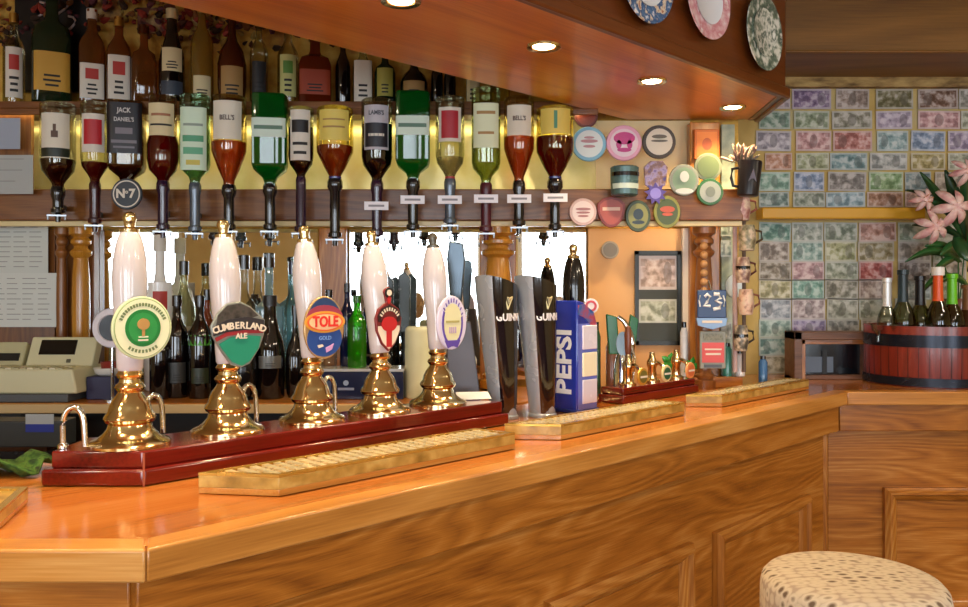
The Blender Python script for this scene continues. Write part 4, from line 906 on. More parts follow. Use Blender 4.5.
# dark display box with a green bottle on it
o = thing('display_box', 'dark navy display box with a small pale emblem, between third and fifth pump', 'box', (xx(360, 3.1), 3.12, WZ))
b = MB(); b.box(-.185, .17, -.07, .07, 0, .105, NVY); b.build('body', o, bevel=.003)
b = MB(); b.box(-.187, .172, -.075, .07, .105, .115, paint('#cfd0d0', .2, .5)); b.build('top_edge', o)
b = MB(); b.prism(ell(.01, .01, 14, -.045, .062), -.0715, -.07, paint('#8fa0c8', .4)); b.box(-.075, -.015, -.0715, -.07, .035, .044, paint('#7f8cb4', .4)); b.build('emblem', o)
b = MB(); b.box(-.16, -.1, -.071, -.07, .03, .07, paint('#3c4468', .4)); b.build('side_label', o)
ZD = WZ+.1155
BB('bright green bottle on the navy display box', 357, 3.12, 19, 296, 'tall', GRB, GRB, None, z0=ZD)
BB('dark blue angular bottle behind the bright green one', 347, 3.17, 14, 284, 'tall', liquid('#1c2a66', .6), BLACK, None, z0=ZD)
BB('small clear bottle behind the third pump clip', 329, 3.17, 16, 290, 'wine', WGL, BLACK, None, z0=ZD)
o = MB(); o.lathe([(.048, 0), (.05, .01), (.05, .25), (.048, .262), (.04, .27), (.001, .272)], mottle('cream_tub', ['#cfd0b0', '#dde0c4', '#b9bc98'], 4, .4), 28); tag(o.build('cream_tub', None, (xx(418, 3.12), 3.12, WZ)), 'tall cream lidded tub between the fourth and fifth pump', 'tub')
o = MB(); o.lathe([(.075, 0), (.085, .02), (.088, .08), (.07, .13), (.04, .15), (.03, .17), (.001, .172)], mottle('pale_jar', ['#b9b98c', '#d6d6ae', '#a3a176'], 6, .35), 26); tag(o.build('pale_jar', None, (xx(452, 3.1), 3.1, WZ)), 'squat pale olive jar behind the fifth pump base', 'jar')
for k, (px, w_, y, lb) in enumerate(((405, 14, 272, 'black silhouette of a reflected pump behind the fourth pump, left of two'), (388, 16, 275, 'black silhouette of a reflected pump nearest the red shield clip'))):  # dark solid shapes standing in for the pumps reflected in the mirror
    D = 3.32; o = thing('reflected_pump_shape', lb, 'dispenser', (xx(px, D), D, WZ), 0, 'black silhouettes of reflected pumps on the back worktop')
    H = zy(y, D)-WZ
    b = MB(); b.lathe([(.03, 0), (.03, .02), (.018, .03), (.016, H*.4), (.02, H*.5)], paint('#1a2022', .25), 16); b.build('stand', o)
    b = MB(); b.prism([(-.02, H*.45), (.02, H*.45), (.022, H*.95), (.0, H), (-.026, H*.97)], -.012, .012, paint('#2c3a3c', .25)); b.build('paddle', o, bevel=.004)
o = MB(); o.box(-.04, .04, -.03, .03, 0, .13, paint('#141617', .3)); o.box(-.05, -.01, -.032, .03, .13, .17, paint('#141617', .3)); tag(o.build('black_coffee_grinder', None, (xx(413, 3.35), 3.38, WZ), bevel=.006), 'small black appliance behind the cream tub', 'appliance')
# small items by the end upright
for k, (px, D, r, y, c, lb, cat) in enumerate((
    (740, 3.3, .02, 352, '#e6ded8', 'small white jar with black lid at the foot of the note wall', 'jar'),
    (763, 3.36, .018, 356, '#3a6a9c', 'small blue tin at the foot of the note wall', 'tin'),
    (727, 3.3, .019, 344, '#3f8a78', 'small teal glass beside the red sign', 'glass'),
    (596, 3.08, .018, 322, '#2a4a34', 'small green bottle right of the cola tower', 'bottle'),
    (611, 3.2, .02, 336, '#6a4434', 'brown spice jar behind the lager taps', 'jar'),
    (684, 3.36, .016, 322, '#c9ccd2', 'slim white tube against the end upright', 'tube'))):
    zt = zy(y, D); z0_ = BT if px < 640 or px > 741 else BT
    if px in (740, 727, 684): z0_ = CZ+.0455 if px != 727 else CZ+.0455
    if px in (740, 727, 684): D = 3.37
    o = thing('small_'+cat, lb, cat, (xx(px, D), D, z0_)); H = zt-z0_
    b = MB(); b.lathe([(r, 0), (r, H*.8), (r*.6, H*.9)], paint(c, .25, 0, .4), 16); b.build('body', o)
    b = MB(); b.lathe([(r*.62, H*.88), (r*.62, H)], BLACK, 14); b.build('lid', o)

# ------------------------------------------------------------------ badges and signs around the end of the rail
gb = 'beer badges on the rail end'
def rb(label, px, y, r, ring, cen, D=3.255, asp=1., deco=None, writing=None, z1=None):
    R_ = r/816*D; o = thing('beer_badge', label, 'badge', (xx(px, D), D, zy(y, D)), 0, gb)
    M = Matrix.Diagonal((asp, 1, 1, 1)) @ RX(PI/2)
    b = MB(); b.lathe([(.001, -.008), (R_*.96, -.008), (R_, -.002), (R_*.96, .004), (.001, .004)], ring, 30, M); b.build('rim', o)
    b = MB(); b.lathe([(.001, .0045), (R_*.78, .0045), (R_*.78, .006), (.001, .0062)], cen, 30, M)
    if deco: deco(b, R_*asp, R_)
    b.build('face', o)
    return o
def blob(c, *pls):
    def f(b, rx, rz):
        for (cx, cz, a, h) in pls: b.prism(ell(a*rx, h*rz, 14, cx*rx, cz*rz), -.0085, -.0062, c)
    return f
DB = [paint('#7fb8d0', .3), paint('#c23a86', .3), paint('#5a5648', .3)]
rb('light blue ringed round badge, leftmost on the rail end', 589, 144, 17.5, DB[0], paint('#dfe9e6', .3), deco=blob(paint('#b98a90', .4), (0, .15, .5, .1), (0, -.15, .35, .08), (0, .35, .3, .07)))
rb('pink and magenta round badge, right of the light blue one', 624, 143, 18, paint('#e6a9c2', .3), paint('#e9d3dc', .3), deco=blob(DB[1], (0, .25, .6, .35), (-.3, -.1, .15, .25), (.3, -.1, .15, .25), (0, -.4, .4, .12)))
rb('cream round badge with dark ring, right of the pink one', 659, 142, 17, paint('#4c4640', .3, .2), paint('#ddd6c4', .3), deco=blob(paint('#6a6458', .4), (0, .3, .45, .12), (0, .05, .5, .07)))
rb('small dark red badge tucked above the light blue one', 586, 116, 12, paint('#5a2018', .3), paint('#7a3424', .3), D=3.30)
o = MB(); o.lathe([(.045, -.055), (.052, -.05), (.056, .055), (.05, .06), (.048, .05), (.044, -.045), (.001, -.05)], paint('#49656a', .25, .3), 24); o.lathe([(.0575, .02), (.058, .035)], BLACK, 20, None, 0, 1, -1.2, 1.2); o.lathe([(.056, -.03), (.057, -.01)], paint('#a8b8b4', .3), 20, None, 0, 1, -1.1, 1.1)
tag(o.build('pewter_mug', None, (xx(624, 3.21), 3.2, zy(182, 3.2))), 'dark teal and silver tankard hanging below the pink badge', 'mug')
VI = paint('#5a4a9c', .3)
o = thing('star_badge', 'violet star topped badge hanging in the middle of the rail end', 'badge', (xx(655, 3.25), 3.25, zy(180, 3.25)), 0, gb)
def star(n, r1, r2, cz=0, a0=0): return [((r1 if i % 2 == 0 else r2)*math.sin(PI*i/n+a0), cz+(r1 if i % 2 == 0 else r2)*math.cos(PI*i/n+a0)) for i in range(2*n)]
b = MB(); b.prism([(-.045, .05), (-.02, .075), (.03, .075), (.05, .05), (.04, -.02), (0, -.05), (-.04, -.02)], -.006, .006, mottle('violet_print', ['#6a5a9a', '#a89ac4', '#8c6a5c', '#4c4488'], 40, .4)); b.build('shield', o, bevel=.002)
b = MB(); b.prism(star(9, .045, .028, -.055), -.012, -.006, VI); b.prism(ell(.022, .022, 16, 0, -.055), -.014, -.012, paint('#8f86d8', .3)); b.build('star', o)
rb('silver and green ball shaped badge right of the violet one', 684, 180, 16, paint('#b4b8a8', .2, .4), paint('#7f9a80', .3), asp=.95, deco=blob(paint('#d8dcd8', .2), (0, .2, .3, .35), (0, -.7, .6, .18)))
rb('cream badge with green wreath rim, upper of the two at the right', 708, 167, 14, paint('#8f9478', .3), paint('#6c7c54', .35), D=3.26)
rb('pale round badge in a dark green rim, lower of the two at the right', 710, 192, 13.5, paint('#3f7a46', .3), paint('#b9c0b4', .3), D=3.24, deco=blob(paint('#8a9488', .4), (0, 0, .35, .4)))
o = thing('orange_card', 'square orange card fixed at the top of the end upright', 'card', (xx(707, 3.38), 3.385, zy(144, 3.38)))
b = MB(); b.box(-.052, .052, -.004, .012, -.062, .062, paint('#c86418', .4)); b.build('board', o, bevel=.003)
b = MB(); b.box(-.042, .042, -.005, -.004, -.05, .05, paint('#dc7a24', .4)); b.prism(ell(.02, .025, 16, 0, .0), -.007, -.005, paint('#b04c14', .4)); b.build('print', o)
rb('pale pink crown shaped badge low on the rail end, leftmost of the bottom row', 583, 212, 14, paint('#c9a8a4', .35), paint('#e2cfcc', .35), deco=blob(paint('#a06a6c', .4), (0, .2, .55, .1), (0, -.05, .5, .08), (0, -.3, .4, .08)))
o = thing('beer_badge', 'dark red shield badge in the bottom row', 'badge', (xx(611, 3.25), 3.25, zy(212, 3.25)), 0, gb)
b = MB(); b.prism([(x, z) for x, z in shield(.055, .062)], -.006, .004, paint('#7a2a26', .3)); b.build('rim', o, bevel=.002)
b = MB(); b.prism([(x*.82, z*.82) for x, z in shield(.055, .062)], -.008, -.006, paint('#a24a40', .35)); b.box(-.035, .035, -.0095, -.008, .005, .018, paint('#d8b4a0', .4)); b.build('face', o)
rb('dark green and gold oval badge in the bottom row', 638, 216, 16, paint('#3a4a34', .3), paint('#8a8a50', .3), asp=.8, deco=blob(paint('#2c3c48', .3), (0, .1, .4, .35), (0, -.4, .5, .12)))
rb('olive oval badge with red centre, rightmost of the bottom row', 667, 212, 16.5, paint('#8a8a3c', .3), paint('#4c5a34', .3), asp=.82, deco=blob(paint('#b8553c', .35), (0, .15, .55, .2), (0, -.15, .4, .1)))
rb('small grey faded badge on the peach wall under the bottom row', 610, 250, 9, paint('#b5a58c', .5), paint('#8a8070', .5), D=3.45)
# framed notes on the peach wall
def note_picture(parent, x0, x1, z0, z1, y, c, nm='banknote'):
    b = MB(); b.box(x0, x1, y-.001, y, z0, z1, NOTE(c)); return b.build(nm, parent)
NC = {}
def NOTE(c):
    """banknote print: pale border, tinted guilloche ground, a portrait and a few dark marks (object space, metres)"""
    if c in NC: return NC[c]
    m, n, bs = nt('banknote_'+c.strip('#')); tc = n.nodes.new('ShaderNodeTexCoord')
    r_ = random.Random(hash(c) % 1000 if False else int(c.strip('#'), 16) % 9973)
    sep = n.nodes.new('ShaderNodeSeparateXYZ'); n.links.new(tc.outputs['Generated'], sep.inputs[0])
    def math_(op, a, b_=None, c_=None):
        q = n.nodes.new('ShaderNodeMath'); q.operation = op
        for i, v in enumerate((a, b_, c_)):
            if v is None: continue
            if isinstance(v, (int, float)): q.inputs[i].default_value = v
            else: n.links.new(v, q.inputs[i])
        return q.outputs[0]
    u, v = sep.outputs[0], sep.outputs[2]
    du = math_('ABSOLUTE', math_('SUBTRACT', u, .5)); dv = math_('ABSOLUTE', math_('SUBTRACT', v, .5))
    border = math_('MAXIMUM', math_('GREATER_THAN', du, .455), math_('GREATER_THAN', dv, .41))
    pc = r_.choice((.24, .3, .7, .76, .5))
    ex = math_('DIVIDE', math_('SUBTRACT', u, pc), .11); ey = math_('DIVIDE', math_('SUBTRACT', v, .5), .33)
    por = math_('LESS_THAN', math_('ADD', math_('MULTIPLY', ex, ex), math_('MULTIPLY', ey, ey)), 1.)
    cornr = math_('MULTIPLY', math_('GREATER_THAN', du, .33), math_('GREATER_THAN', dv, .2))
    no = n.nodes.new('ShaderNodeTexNoise'); no.inputs['Scale'].default_value = 34; no.inputs['Detail'].default_value = 3
    mp = n.nodes.new('ShaderNodeMapping'); mp.inputs['Location'].default_value = (r_.uniform(0, 9),)*3
    n.links.new(tc.outputs['Object'], mp.inputs[0]); n.links.new(mp.outputs[0], no.inputs['Vector'])
    cr = n.nodes.new('ShaderNodeValToRGB'); base = lin(c)
    dk = tuple(x*.5 for x in base[:3])+(1,); lt = tuple(min(1, x*.6+.38) for x in base[:3])+(1,); base = tuple(x*.8+.1 for x in base[:3])+(1,)
    cr.color_ramp.elements[0].position = .36; cr.color_ramp.elements[0].color = dk
    cr.color_ramp.elements[1].position = .62; cr.color_ramp.elements[1].color = lt
    e = cr.color_ramp.elements.new(.49); e.color = base
    n.links.new(no.outputs['Fac'], cr.inputs[0])
    def mix(f, a, b_):
        q = n.nodes.new('ShaderNodeMixRGB'); n.links.new(f, q.inputs[0]); n.links.new(a, q.inputs[1])
        if isinstance(b_, tuple): q.inputs[2].default_value = b_
        else: n.links.new(b_, q.inputs[2])
        return q.outputs[0]
    o1 = mix(math_('MULTIPLY', por, .6), cr.outputs[0], tuple(x*.3+.02 for x in base[:3])+(1,))
    o2 = mix(math_('MULTIPLY', cornr, .55), o1, dk)
    o3 = mix(math_('MULTIPLY', border, .8), o2, tuple(x*.55+.32 for x in base[:3])+(1,))
    n.links.new(o3, bs.inputs['Base Color']); bs.inputs['Roughness'].default_value = .45
    NC[c] = m; return m
o = thing('picture_frame', 'black framed picture of two old banknotes on the peach wall', 'picture', (xx(657.5, 3.455), 3.455, zy(298, 3.455)))
FW, FH = 46/2/816*3.455, 94/2/816*3.455
BLF = paint('#24261e', .3)
b = MB(); b.box(-FW, -FW+.016, -.015, 0, -FH, FH, BLF); b.box(FW-.016, FW, -.015, 0, -FH, FH, BLF); b.box(-FW, FW, -.015, 0, FH-.016, FH, BLF); b.box(-FW, FW, -.015, 0, -FH, -FH+.018, BLF); b.build('frame', o)
b = MB(); b.box(-FW+.01, FW-.01, -.004, .003, -FH+.01, FH-.01, paint('#3a3c30', .5)); b.build('backing', o)
note_picture(o, -FW+.018, FW-.018, .035, FH-.02, -.0045, '#cfae98'); note_picture(o, -FW+.018, FW-.018, -.105, -.005, -.0045, '#b5bb9a')
o = MB(); o.box(-.08, .08, 0, .002, -.058, .058, NOTE('#a9b392')); tag(o.build('banknote', None, (xx(657, 3.459), 3.457, zy(331, 3.459))), 'greenish grey banknote stuck on the peach wall below the black frame', 'banknote', 'banknotes on the walls')
# blue and red signs on the end upright
o = thing('hanging_sign', 'square blue sign with white figure and pale blue foot, on the end upright', 'sign', (xx(712, 3.25), 3.25, zy(308, 3.25)))
b = MB(); b.box(-.058, .058, 0, .012, -.04, .072, paint('#24406e', .3)); bd = b.build('board', o, bevel=.004)
b = MB(); wf = paint('#e8ebee', .35)
b.tube([(-.03, -.003, .045), (-.02, -.003, .055), (-.008, -.003, .045), (-.02, -.003, .025), (-.034, -.003, .01), (-.008, -.003, .008)], .006, wf, 8)
b.tube([(.006, -.003, .055), (.026, -.003, .055), (.034, -.003, .04), (.014, -.003, .03), (.036, -.003, .018), (.03, -.003, .0), (.004, -.003, -.005)], .007, wf, 8)
b.tube([(.044, -.003, .05), (.05, -.003, .03), (.046, -.003, .005)], .003, wf, 6); b.tube([(-.048, -.003, .05), (-.052, -.003, .03), (-.048, -.003, .005)], .003, wf, 6)
b.build('white_figure', bd)
b = MB(); b.prism([(-.062, -.04), (.062, -.04), (.055, -.07), (.0, -.085), (-.055, -.07)], -.002, .014, paint('#7fa4d4', .3)); b.box(-.04, .04, -.003, -.002, -.06, -.05, LW); b.build('pale_blue_foot', o, bevel=.003)
b = MB(); b.cyl((0, .006, .07), (0, .05, .11), .003, STEEL); b.build('hook', o)
o = thing('red_sign', 'red and white sign in a grey frame below the blue square sign', 'sign', (xx(713, 3.27), 3.27, zy(350, 3.27)))
b = MB(); b.box(-.052, .052, 0, .012, -.075, .075, paint('#8a8c80', .35)); b.build('frame', o, bevel=.003)
b = MB(); b.box(-.044, .044, -.003, 0, -.05, .03, paint('#d04a44', .35)); b.build('red_panel', o)
b = MB(); b.box(-.03, .03, -.0045, -.003, -.02, -.012, LW); b.box(-.034, .034, -.0045, -.003, .0, .006, LW); b.build('pale_lines', o)
b = MB(); b.box(-.04, .04, -.003, 0, .038, .066, mottle('grey_scroll', ['#3a3c34', '#8a8c7c', '#5a5c50'], 60, .5)); b.build('header', o); b = MB(); b.box(-.035, .035, -.003, 0, -.07, -.058, paint('#4a525c', .4)); b.build('footer', o)
o = MB(); o.prism(ell(.04, .05, 28), 0, .008, paint('#cfdad6', .25)); tag(o.build('white_oval', None, (xx(735, 3.44), 3.44, zy(286, 3.44)), bevel=.002), 'pale oval disc on the side strip right of the blue sign', 'disc')
# hanging string of little mugs and masks
o = thing('feather_tassel', 'dusty pink feathery tassel on top of the black tankard', 'tassel', (xx(745, 3.2), 3.22, zy(163, 3.22)))
rr = random.Random(5); b = MB(); fm = mottle('dusty_feather', ['#6a4e44', '#967468', '#7c7c6c', '#8a6a60'], 30, .8)
for k in range(60):
    a = rr.gauss(0, .5); q = rr.gauss(0, .4); l_ = rr.uniform(.05, .085)
    b.lathe([(.001, 0), (.005, l_*.5), (.006, l_*.8), (.001, l_)], fm, 6, T(rr.gauss(0, .012), rr.gauss(0, .01), .0) @ RY(a) @ RX(q))
b.build('plume', o)
b = MB(); b.lathe([(.012, -.01), (.014, .005), (.006, .012)], paint('#7a5a4c', .6), 12); b.build('knot', o)
o = thing('black_tankard', 'black tankard hanging under the pink tassel at the end of the back bar', 'mug', (xx(749, 3.2), 3.2, zy(178, 3.2)))
M = RY(.08)
b = MB(); b.lathe([(.034, -.072), (.04, -.068), (.046, .06), (.044, .066), (.038, .055), (.034, -.06), (.001, -.062)], paint('#19151c', .3), 24, M); b.build('body', o)
b = MB(); b.prism([(-.016, -.02), (0, .03), (.016, -.02), (.004, -.008), (-.004, -.008)], -.0475, -.045, paint('#6a6474', .4), M); b.build('emblem', o)
b = MB(); b.tube([(-.04, 0, .04), (-.066, 0, .035), (-.07, 0, 0), (-.062, 0, -.03), (-.038, 0, -.035)], .006, paint('#19151c', .3), 8); b.build('handle', o)
for k, (y, r, c, c2, lb) in enumerate(((208, .034, '#b98a84', '#8a4c40', 'pinkish mottled hanging mug just under the black tankard'), (238, .036, '#8f8a6c', '#4a3a24', 'olive brown hanging mug in the string beside the note wall'), (270, .03, '#a08474', '#5a2c28', 'brown hanging mug with black band, middle of the string'), (302, .032, '#d8b49c', '#7a4a3c', 'peach coloured hanging mug in the string'), (338, .03, '#6c6658', '#2c2420', 'dark hanging mug with black band near the bottom of the string'))):
    D = 3.3; o = thing('hanging_mug', lb, 'mug', (xx(745+(-3, 2, -2, 1, -4)[k], D), D, zy(y, D)), 0, 'string of mugs beside the note wall')
    H = .052; b = MB(); b.lathe([(r*.7, -H), (r*.8, -H*.95), (r, -.2*H), (r*.9, .5*H), (r*.8, H), (r*.72, H), (r*.6, -.8*H), (.001, -.85*H)], mottle('mug_%d' % k, [c2, c, '#d8c4ac', c], 30, .35), 20); b.build('body', o)
    b = MB(); b.tube([(r*.85, 0, H*.6), (r*1.6, 0, H*.5), (r*1.7, 0, -.1*H), (r*.9, 0, -.4*H)], .005, paint(c2, .4), 8); b.build('handle', o)
    if k in (2, 4): b = MB(); b.lathe([(r*.97, 0), (r*.95, .016)], BLACK, 18); b.build('black_band', o)
o = MB(); D = 3.335; o.cyl((xx(744, D), D, zy(372, D)), (xx(744, D), D, zy(150, D)), .008, paint('#6a5444', .7)); o.cyl((xx(735, D), D, zy(200, D)), (xx(735, D), D, zy(372, D)), .01, paint('#c0a4a0', .6)); tag(o.build('rope'), 'thick hanging cord the string of mugs is tied to', 'cord')

# ------------------------------------------------------------------ wall of banknotes
rows = [
 (90, 108, [(757, 789, '#9a8c9c'), (793, 830, '#7d6190'), (837, 868, '#8f7a6c'), (877, 912, '#6f6a34'), (919, 957, '#6c3e1e'), (960, 990, '#8a8a80')]),
 (112, 128, [(760, 789, '#6f9a84'), (795, 828, '#8aa07c'), (833, 871, '#8c8c78'), (877, 911, '#a79ab8'), (919, 959, '#c08a92'), (962, 992, '#a8b098')]),
 (132, 150, [(757, 790, '#a6a0b0'), (797, 830, '#c48a8c'), (834, 871, '#b8645c'), (878, 907, '#7fa8b0'), (912, 944, '#7a98c0'), (949, 985, '#9a8cb4')]),
 (154, 169, [(766, 791, '#bd7a50'), (797, 828, '#94a272'), (831, 866, '#5a8c94'), (871, 906, '#98a0a0'), (912, 944, '#a89a50'), (949, 985, '#a0a890')]),
 (173, 190, [(760, 789, '#7cb09c'), (795, 823, '#7f9ac4'), (829, 865, '#7a7470'), (870, 902, '#7aa868'), (906, 930, '#6a90a0'), (936, 968, '#a89c8c')]),
 (193, 206, [(760, 788, '#6f8f88'), (794, 824, '#7c8c78'), (827, 864, '#7fa4b4'), (868, 902, '#b07c5c'), (906, 936, '#c09a98'), (940, 970, '#8a9a7c')]),
 (224, 240, [(760, 790, '#4f9080'), (793, 822, '#98a89c'), (825, 856, '#7f9078'), (860, 895, '#c08c7c'), (899, 930, '#9ab098'), (934, 965, '#a0a48c')]),
 (243, 260, [(760, 788, '#8c7f74'), (793, 822, '#7fa8a0'), (826, 855, '#a0a468'), (859, 893, '#9a8c58'), (899, 930, '#a8a49c'), (934, 965, '#8a9c80')]),
 (263, 279, [(760, 790, '#7c7058'), (793, 823, '#b88c94'), (826, 857, '#94a088'), (860, 892, '#b8443c'), (899, 930, '#7c6c64'), (934, 965, '#a8987c')]),
 (281, 298, [(760, 790, '#b0ac78'), (793, 823, '#6aa494'), (826, 857, '#8c8c7c'), (860, 891, '#a4908c'), (899, 930, '#8a948c'), (934, 965, '#98a07c')]),
 (300, 318, [(761, 790, '#94a0b0'), (793, 824, '#b09ca0'), (828, 857, '#a0a498'), (860, 891, '#8c9484'), (896, 925, '#989c90')]),
 (321, 336, [(760, 790, '#8cb0a8'), (793, 825, '#9484b8'), (828, 858, '#8c9090'), (862, 892, '#a49c94')]),
 (339, 354, [(760, 790, '#7ca8a8')]), (357, 372, [(761, 790, '#b4b49c')]),
]
ORD = ['top', 'second', 'third', 'fourth', 'fifth', 'sixth', 'seventh', 'eighth']
COLN = ['first', 'second', 'third', 'fourth', 'fifth', 'sixth']
def cname(c):
    r, g, b_ = [int(c[i:i+2], 16) for i in (1, 3, 5)]
    mx, mn = max(r, g, b_), min(r, g, b_)
    if mx-mn < 20: return 'grey'
    if r == mx: return 'red' if g < .62*r and b_ < .62*r else 'pink' if b_ > g-6 else 'olive' if g > .85*r else 'orange brown'
    if g == mx: return 'teal' if b_ > .88*g else 'green'
    return 'purple' if r > g else 'blue'
jr = random.Random(11)
for i, (y0, y1, cs) in enumerate(rows):
    for j, (x0, x1, c) in enumerate(cs):
        D = 3.893; W, H = (x1-x0+2)/816*D/2, (y1-y0+(2 if i < 6 else 3))/816*D/2
        X = xx((x0+x1)/2, D)
        b = MB(); b.box(-W, W, -.0015, .0015, -H, H, NOTE(c))
        o = b.build('banknote', None, (X, D, zy((y0+y1)/2, D)), rot=(0, jr.gauss(0, .012), 0))
        where = 'above the yellow shelf' if i < 6 else 'below the yellow shelf'
        k = i if i < 6 else i-6
        tag(o, '%s banknote %s, %s row down, %s from the left' % (cname(c), where, ORD[k], COLN[j]), 'banknote', 'banknotes on the walls')
jr = random.Random(2)
for k in range(7):   # narrow column of notes beside the end upright
    D = 3.443; y = 228+k*20.5
    if 5 > k > 1: continue
    b = MB(); b.box(-.022, .022, -.001, .001, -.035, .035, NOTE(['#94a890', '#8aa0a0', '#a0a48c', '#a8b49c', '#8c9c8c', '#9ca8a8', '#94a4a0'][k]))
    o = b.build('banknote', None, (xx(726, D), D, zy(y, D))); tag(o, 'narrow green grey banknote on the side strip, %s one down' % ORD[k], 'banknote', 'banknotes on the walls')
YEL_ = paint('#d8a21c', .35, 0, .3)
o = MB(); o.box(xx(758, 3.86), xx(919, 3.86), 3.80, 3.892, 1.832, 1.885, YEL_); tag(o.build('yellow_shelf', bevel=.006), 'slim mustard yellow shelf across the wall of banknotes', 'shelf')

# ------------------------------------------------------------------ right end: framed monitor, barrel with bottles, lilies
o = thing('framed_monitor', 'small dark screen in a brown and oak box frame on the right counter', 'monitor', (xx(833, 3.6), 3.66, CZ))
BRF = oak('brown_box_frame', '#4c3022', '#6e4a36', '#83604c', axis=0, scale=1, rough=.5, coat=.1)
W, H = .17, .215
b = MB(); b.box(-W, -W+.035, -.06, .06, 0, H, BRF); b.box(W-.02, W, -.06, .06, 0, H, BRF); b.box(-W, W, -.06, .06, H-.035, H, BRF); b.box(-W, W, -.02, .06, 0, .02, BRF); b.build('outer_frame', o, bevel=.003)
b = MB(); b.box(-W+.035, -W+.055, -.045, .05, 0, H-.035, OAK(2)); b.box(-W+.035, W-.02, -.045, .05, H-.055, H-.035, OAK(0)); b.build('oak_liner', o, bevel=.002)
b = MB(); b.box(-W+.055, W-.02, .01, .02, .02, H-.055, paint('#10141a', .12)); b.build('screen', o)
b = MB(); b.box(-W+.065, .03, .007, .0095, .03, .1, paint('#5c6878', .4)); b.box(-.02, .0, .003, .007, .025, .13, MATTBLK); b.build('papers_inside', o)
bx, bd = 1.925, 3.54; br = .255
o = thing('half_barrel', 'red stained half barrel with black hoops holding bottles, right counter', 'barrel', (bx, bd, CZ))
b = MB(); H = .25; b.lathe([(br*.97, 0), (br*.995, H*.3), (br, H*.6), (br*.995, H), (br*.93, H), (br*.92, H*.72), (.001, H*.7)], CHERRY, 64); b.build('staves', o)
for z0_, z1_ in ((.165, .215), (.005, .04)):
    b = MB(); b.lathe([(br*1.006, z0_), (br*1.012, z0_), (br*1.014, z1_), (br*1.004, z1_)], paint('#1f2430', .25, .5), 64, caps=False); b.build('hoop', o)
b = MB()
for k in range(40): a = k*2*PI/40; b.box(-.001, .001, -br*1.001, -br*.985, .041, .164, paint('#3a100c', .5), RZ(a))
b.build('stave_joint', o)
IZ = CZ+.1795
def neck(label, px, D, w_, yt, gm, foil, foilc=None):
    r = w_/2/816*D; H = zy(yt, D)-IZ
    o = thing('bottle', label, 'bottle', (xx(px, D), D, IZ), 0, 'bottles standing in the half barrel')
    b = MB(); b.lathe([(r*2, 0), (r*2.1, .005), (r*2.1, H*.3), (r*1.8, H*.42), (r*.9, H*.56), (r*.8, H*.62), (r*.72, H*.97)], gm, 18); b.build('glass_body', o)
    b = MB(); b.lathe([(r*.95, H*.55), (r*.86, H*.62), (r*.8, H*.93), (r, H*.935), (r, H), (r*.6, H*1.005)], foil, 16); f = b.build('foil', o)
    if foilc: b = MB(); b.lathe([(r*1.08, H*.9), (r*1.08, H*1.01), (r*.9, H*1.015)], foilc, 16); b.build('cap', o)
neck('clear bottle with white capsule, leftmost in the half barrel', 887, 3.52, 9, 278, glass('#e6ece4'), paint('#d8dce0', .3, .3))
neck('bottle with dark teal capsule in the half barrel', 903, 3.50, 11, 270, glass('#b8c4a0'), paint('#1c3038', .3))
neck('bottle with black capsule in the half barrel, mid row', 920, 3.54, 11, 276, glass('#a8a878'), paint('#17161a', .3))
neck('bottle with orange neck foil and white cap', 938, 3.48, 11, 268, glass('#b4b080'), paint('#e0561c', .3), paint('#f0ece6', .3))
neck('bottle with bright green neck foil', 952, 3.52, 11, 274, glass('#b8c080'), paint('#6cc81c', .3))
neck('brown glass bottle at the right edge of the half barrel', 968, 3.56, 12, 285, liquid('#6a3a1c', .5), paint('#8a5a34', .4))
for k, (px, D) in enumerate(((878, 3.46), (897, 3.42), (932, 3.40), (945, 3.41), (912, 3.44))):
    rr = random.Random(k); b = MB(); b.lathe([(.012, 0), (.004, .004), (.004, .03), (.026, .05), (.03, .075), (.027, .075), (.022, .052), (.002, .036)], WGL, 16)
    tag(b.build('small_glass', None, (xx(px, D), D, IZ)), ['stemmed glass at the left rim of the half barrel', 'stemmed glass in front of the dark teal capsule', 'stemmed glass in front of the orange foil', 'stemmed glass in front of the green foil', 'stemmed glass in front of the black capsule'][k], 'glass', 'stemmed glasses in the half barrel')
# lilies
o = thing('lily_arrangement', 'brown vase of pink lilies with long dark leaves behind the half barrel', 'flowers', (2.21, 3.82-.02, CZ))
b = MB(); b.lathe([(.05, 0), (.052, .01), (.045, .05), (.055, .2), (.07, .33), (.065, .36), (.055, .35), (.05, .2), (.001, .19)], paint('#7a4428', .3, 0, .4), 28); b.build('vase', o)
LV = [paint(c, .35, 0, .2) for c in ('#1c4a22', '#2a5f2c', '#16381c')]; rr = random.Random(8)
def blade(p0, p1, wd, bend, mt, parent, name='leaf'):
    p0, p1 = Vector(p0), Vector(p1); d = p1-p0; n = 9; vs = []; sd = d.cross(Vector((0, 1, .2))).normalized()
    for i in range(n+1):
        t = i/n; c = p0+d*t+Vector((0, 0, bend*math.sin(PI*t))); w2 = wd*math.sin(PI*min(1, t*.92+.05))**.8
        vs += [c-sd*w2, c+Vector((0, -.012*math.sin(PI*t), 0)), c+sd*w2]
    fs = [(3*i+k, 3*i+k+1, 3*i+k+4, 3*i+k+3) for i in range(n) for k in (0, 1)]
    b = MB(); b.faces(vs, fs, mt, True); ob = b.build(name, parent); m = ob.modifiers.new('t', 'SOLIDIFY'); m.thickness = .0015; return ob
def pt(px, y, D): return (xx(px, D)-2.21, D-3.80, zy(y, D)-CZ)
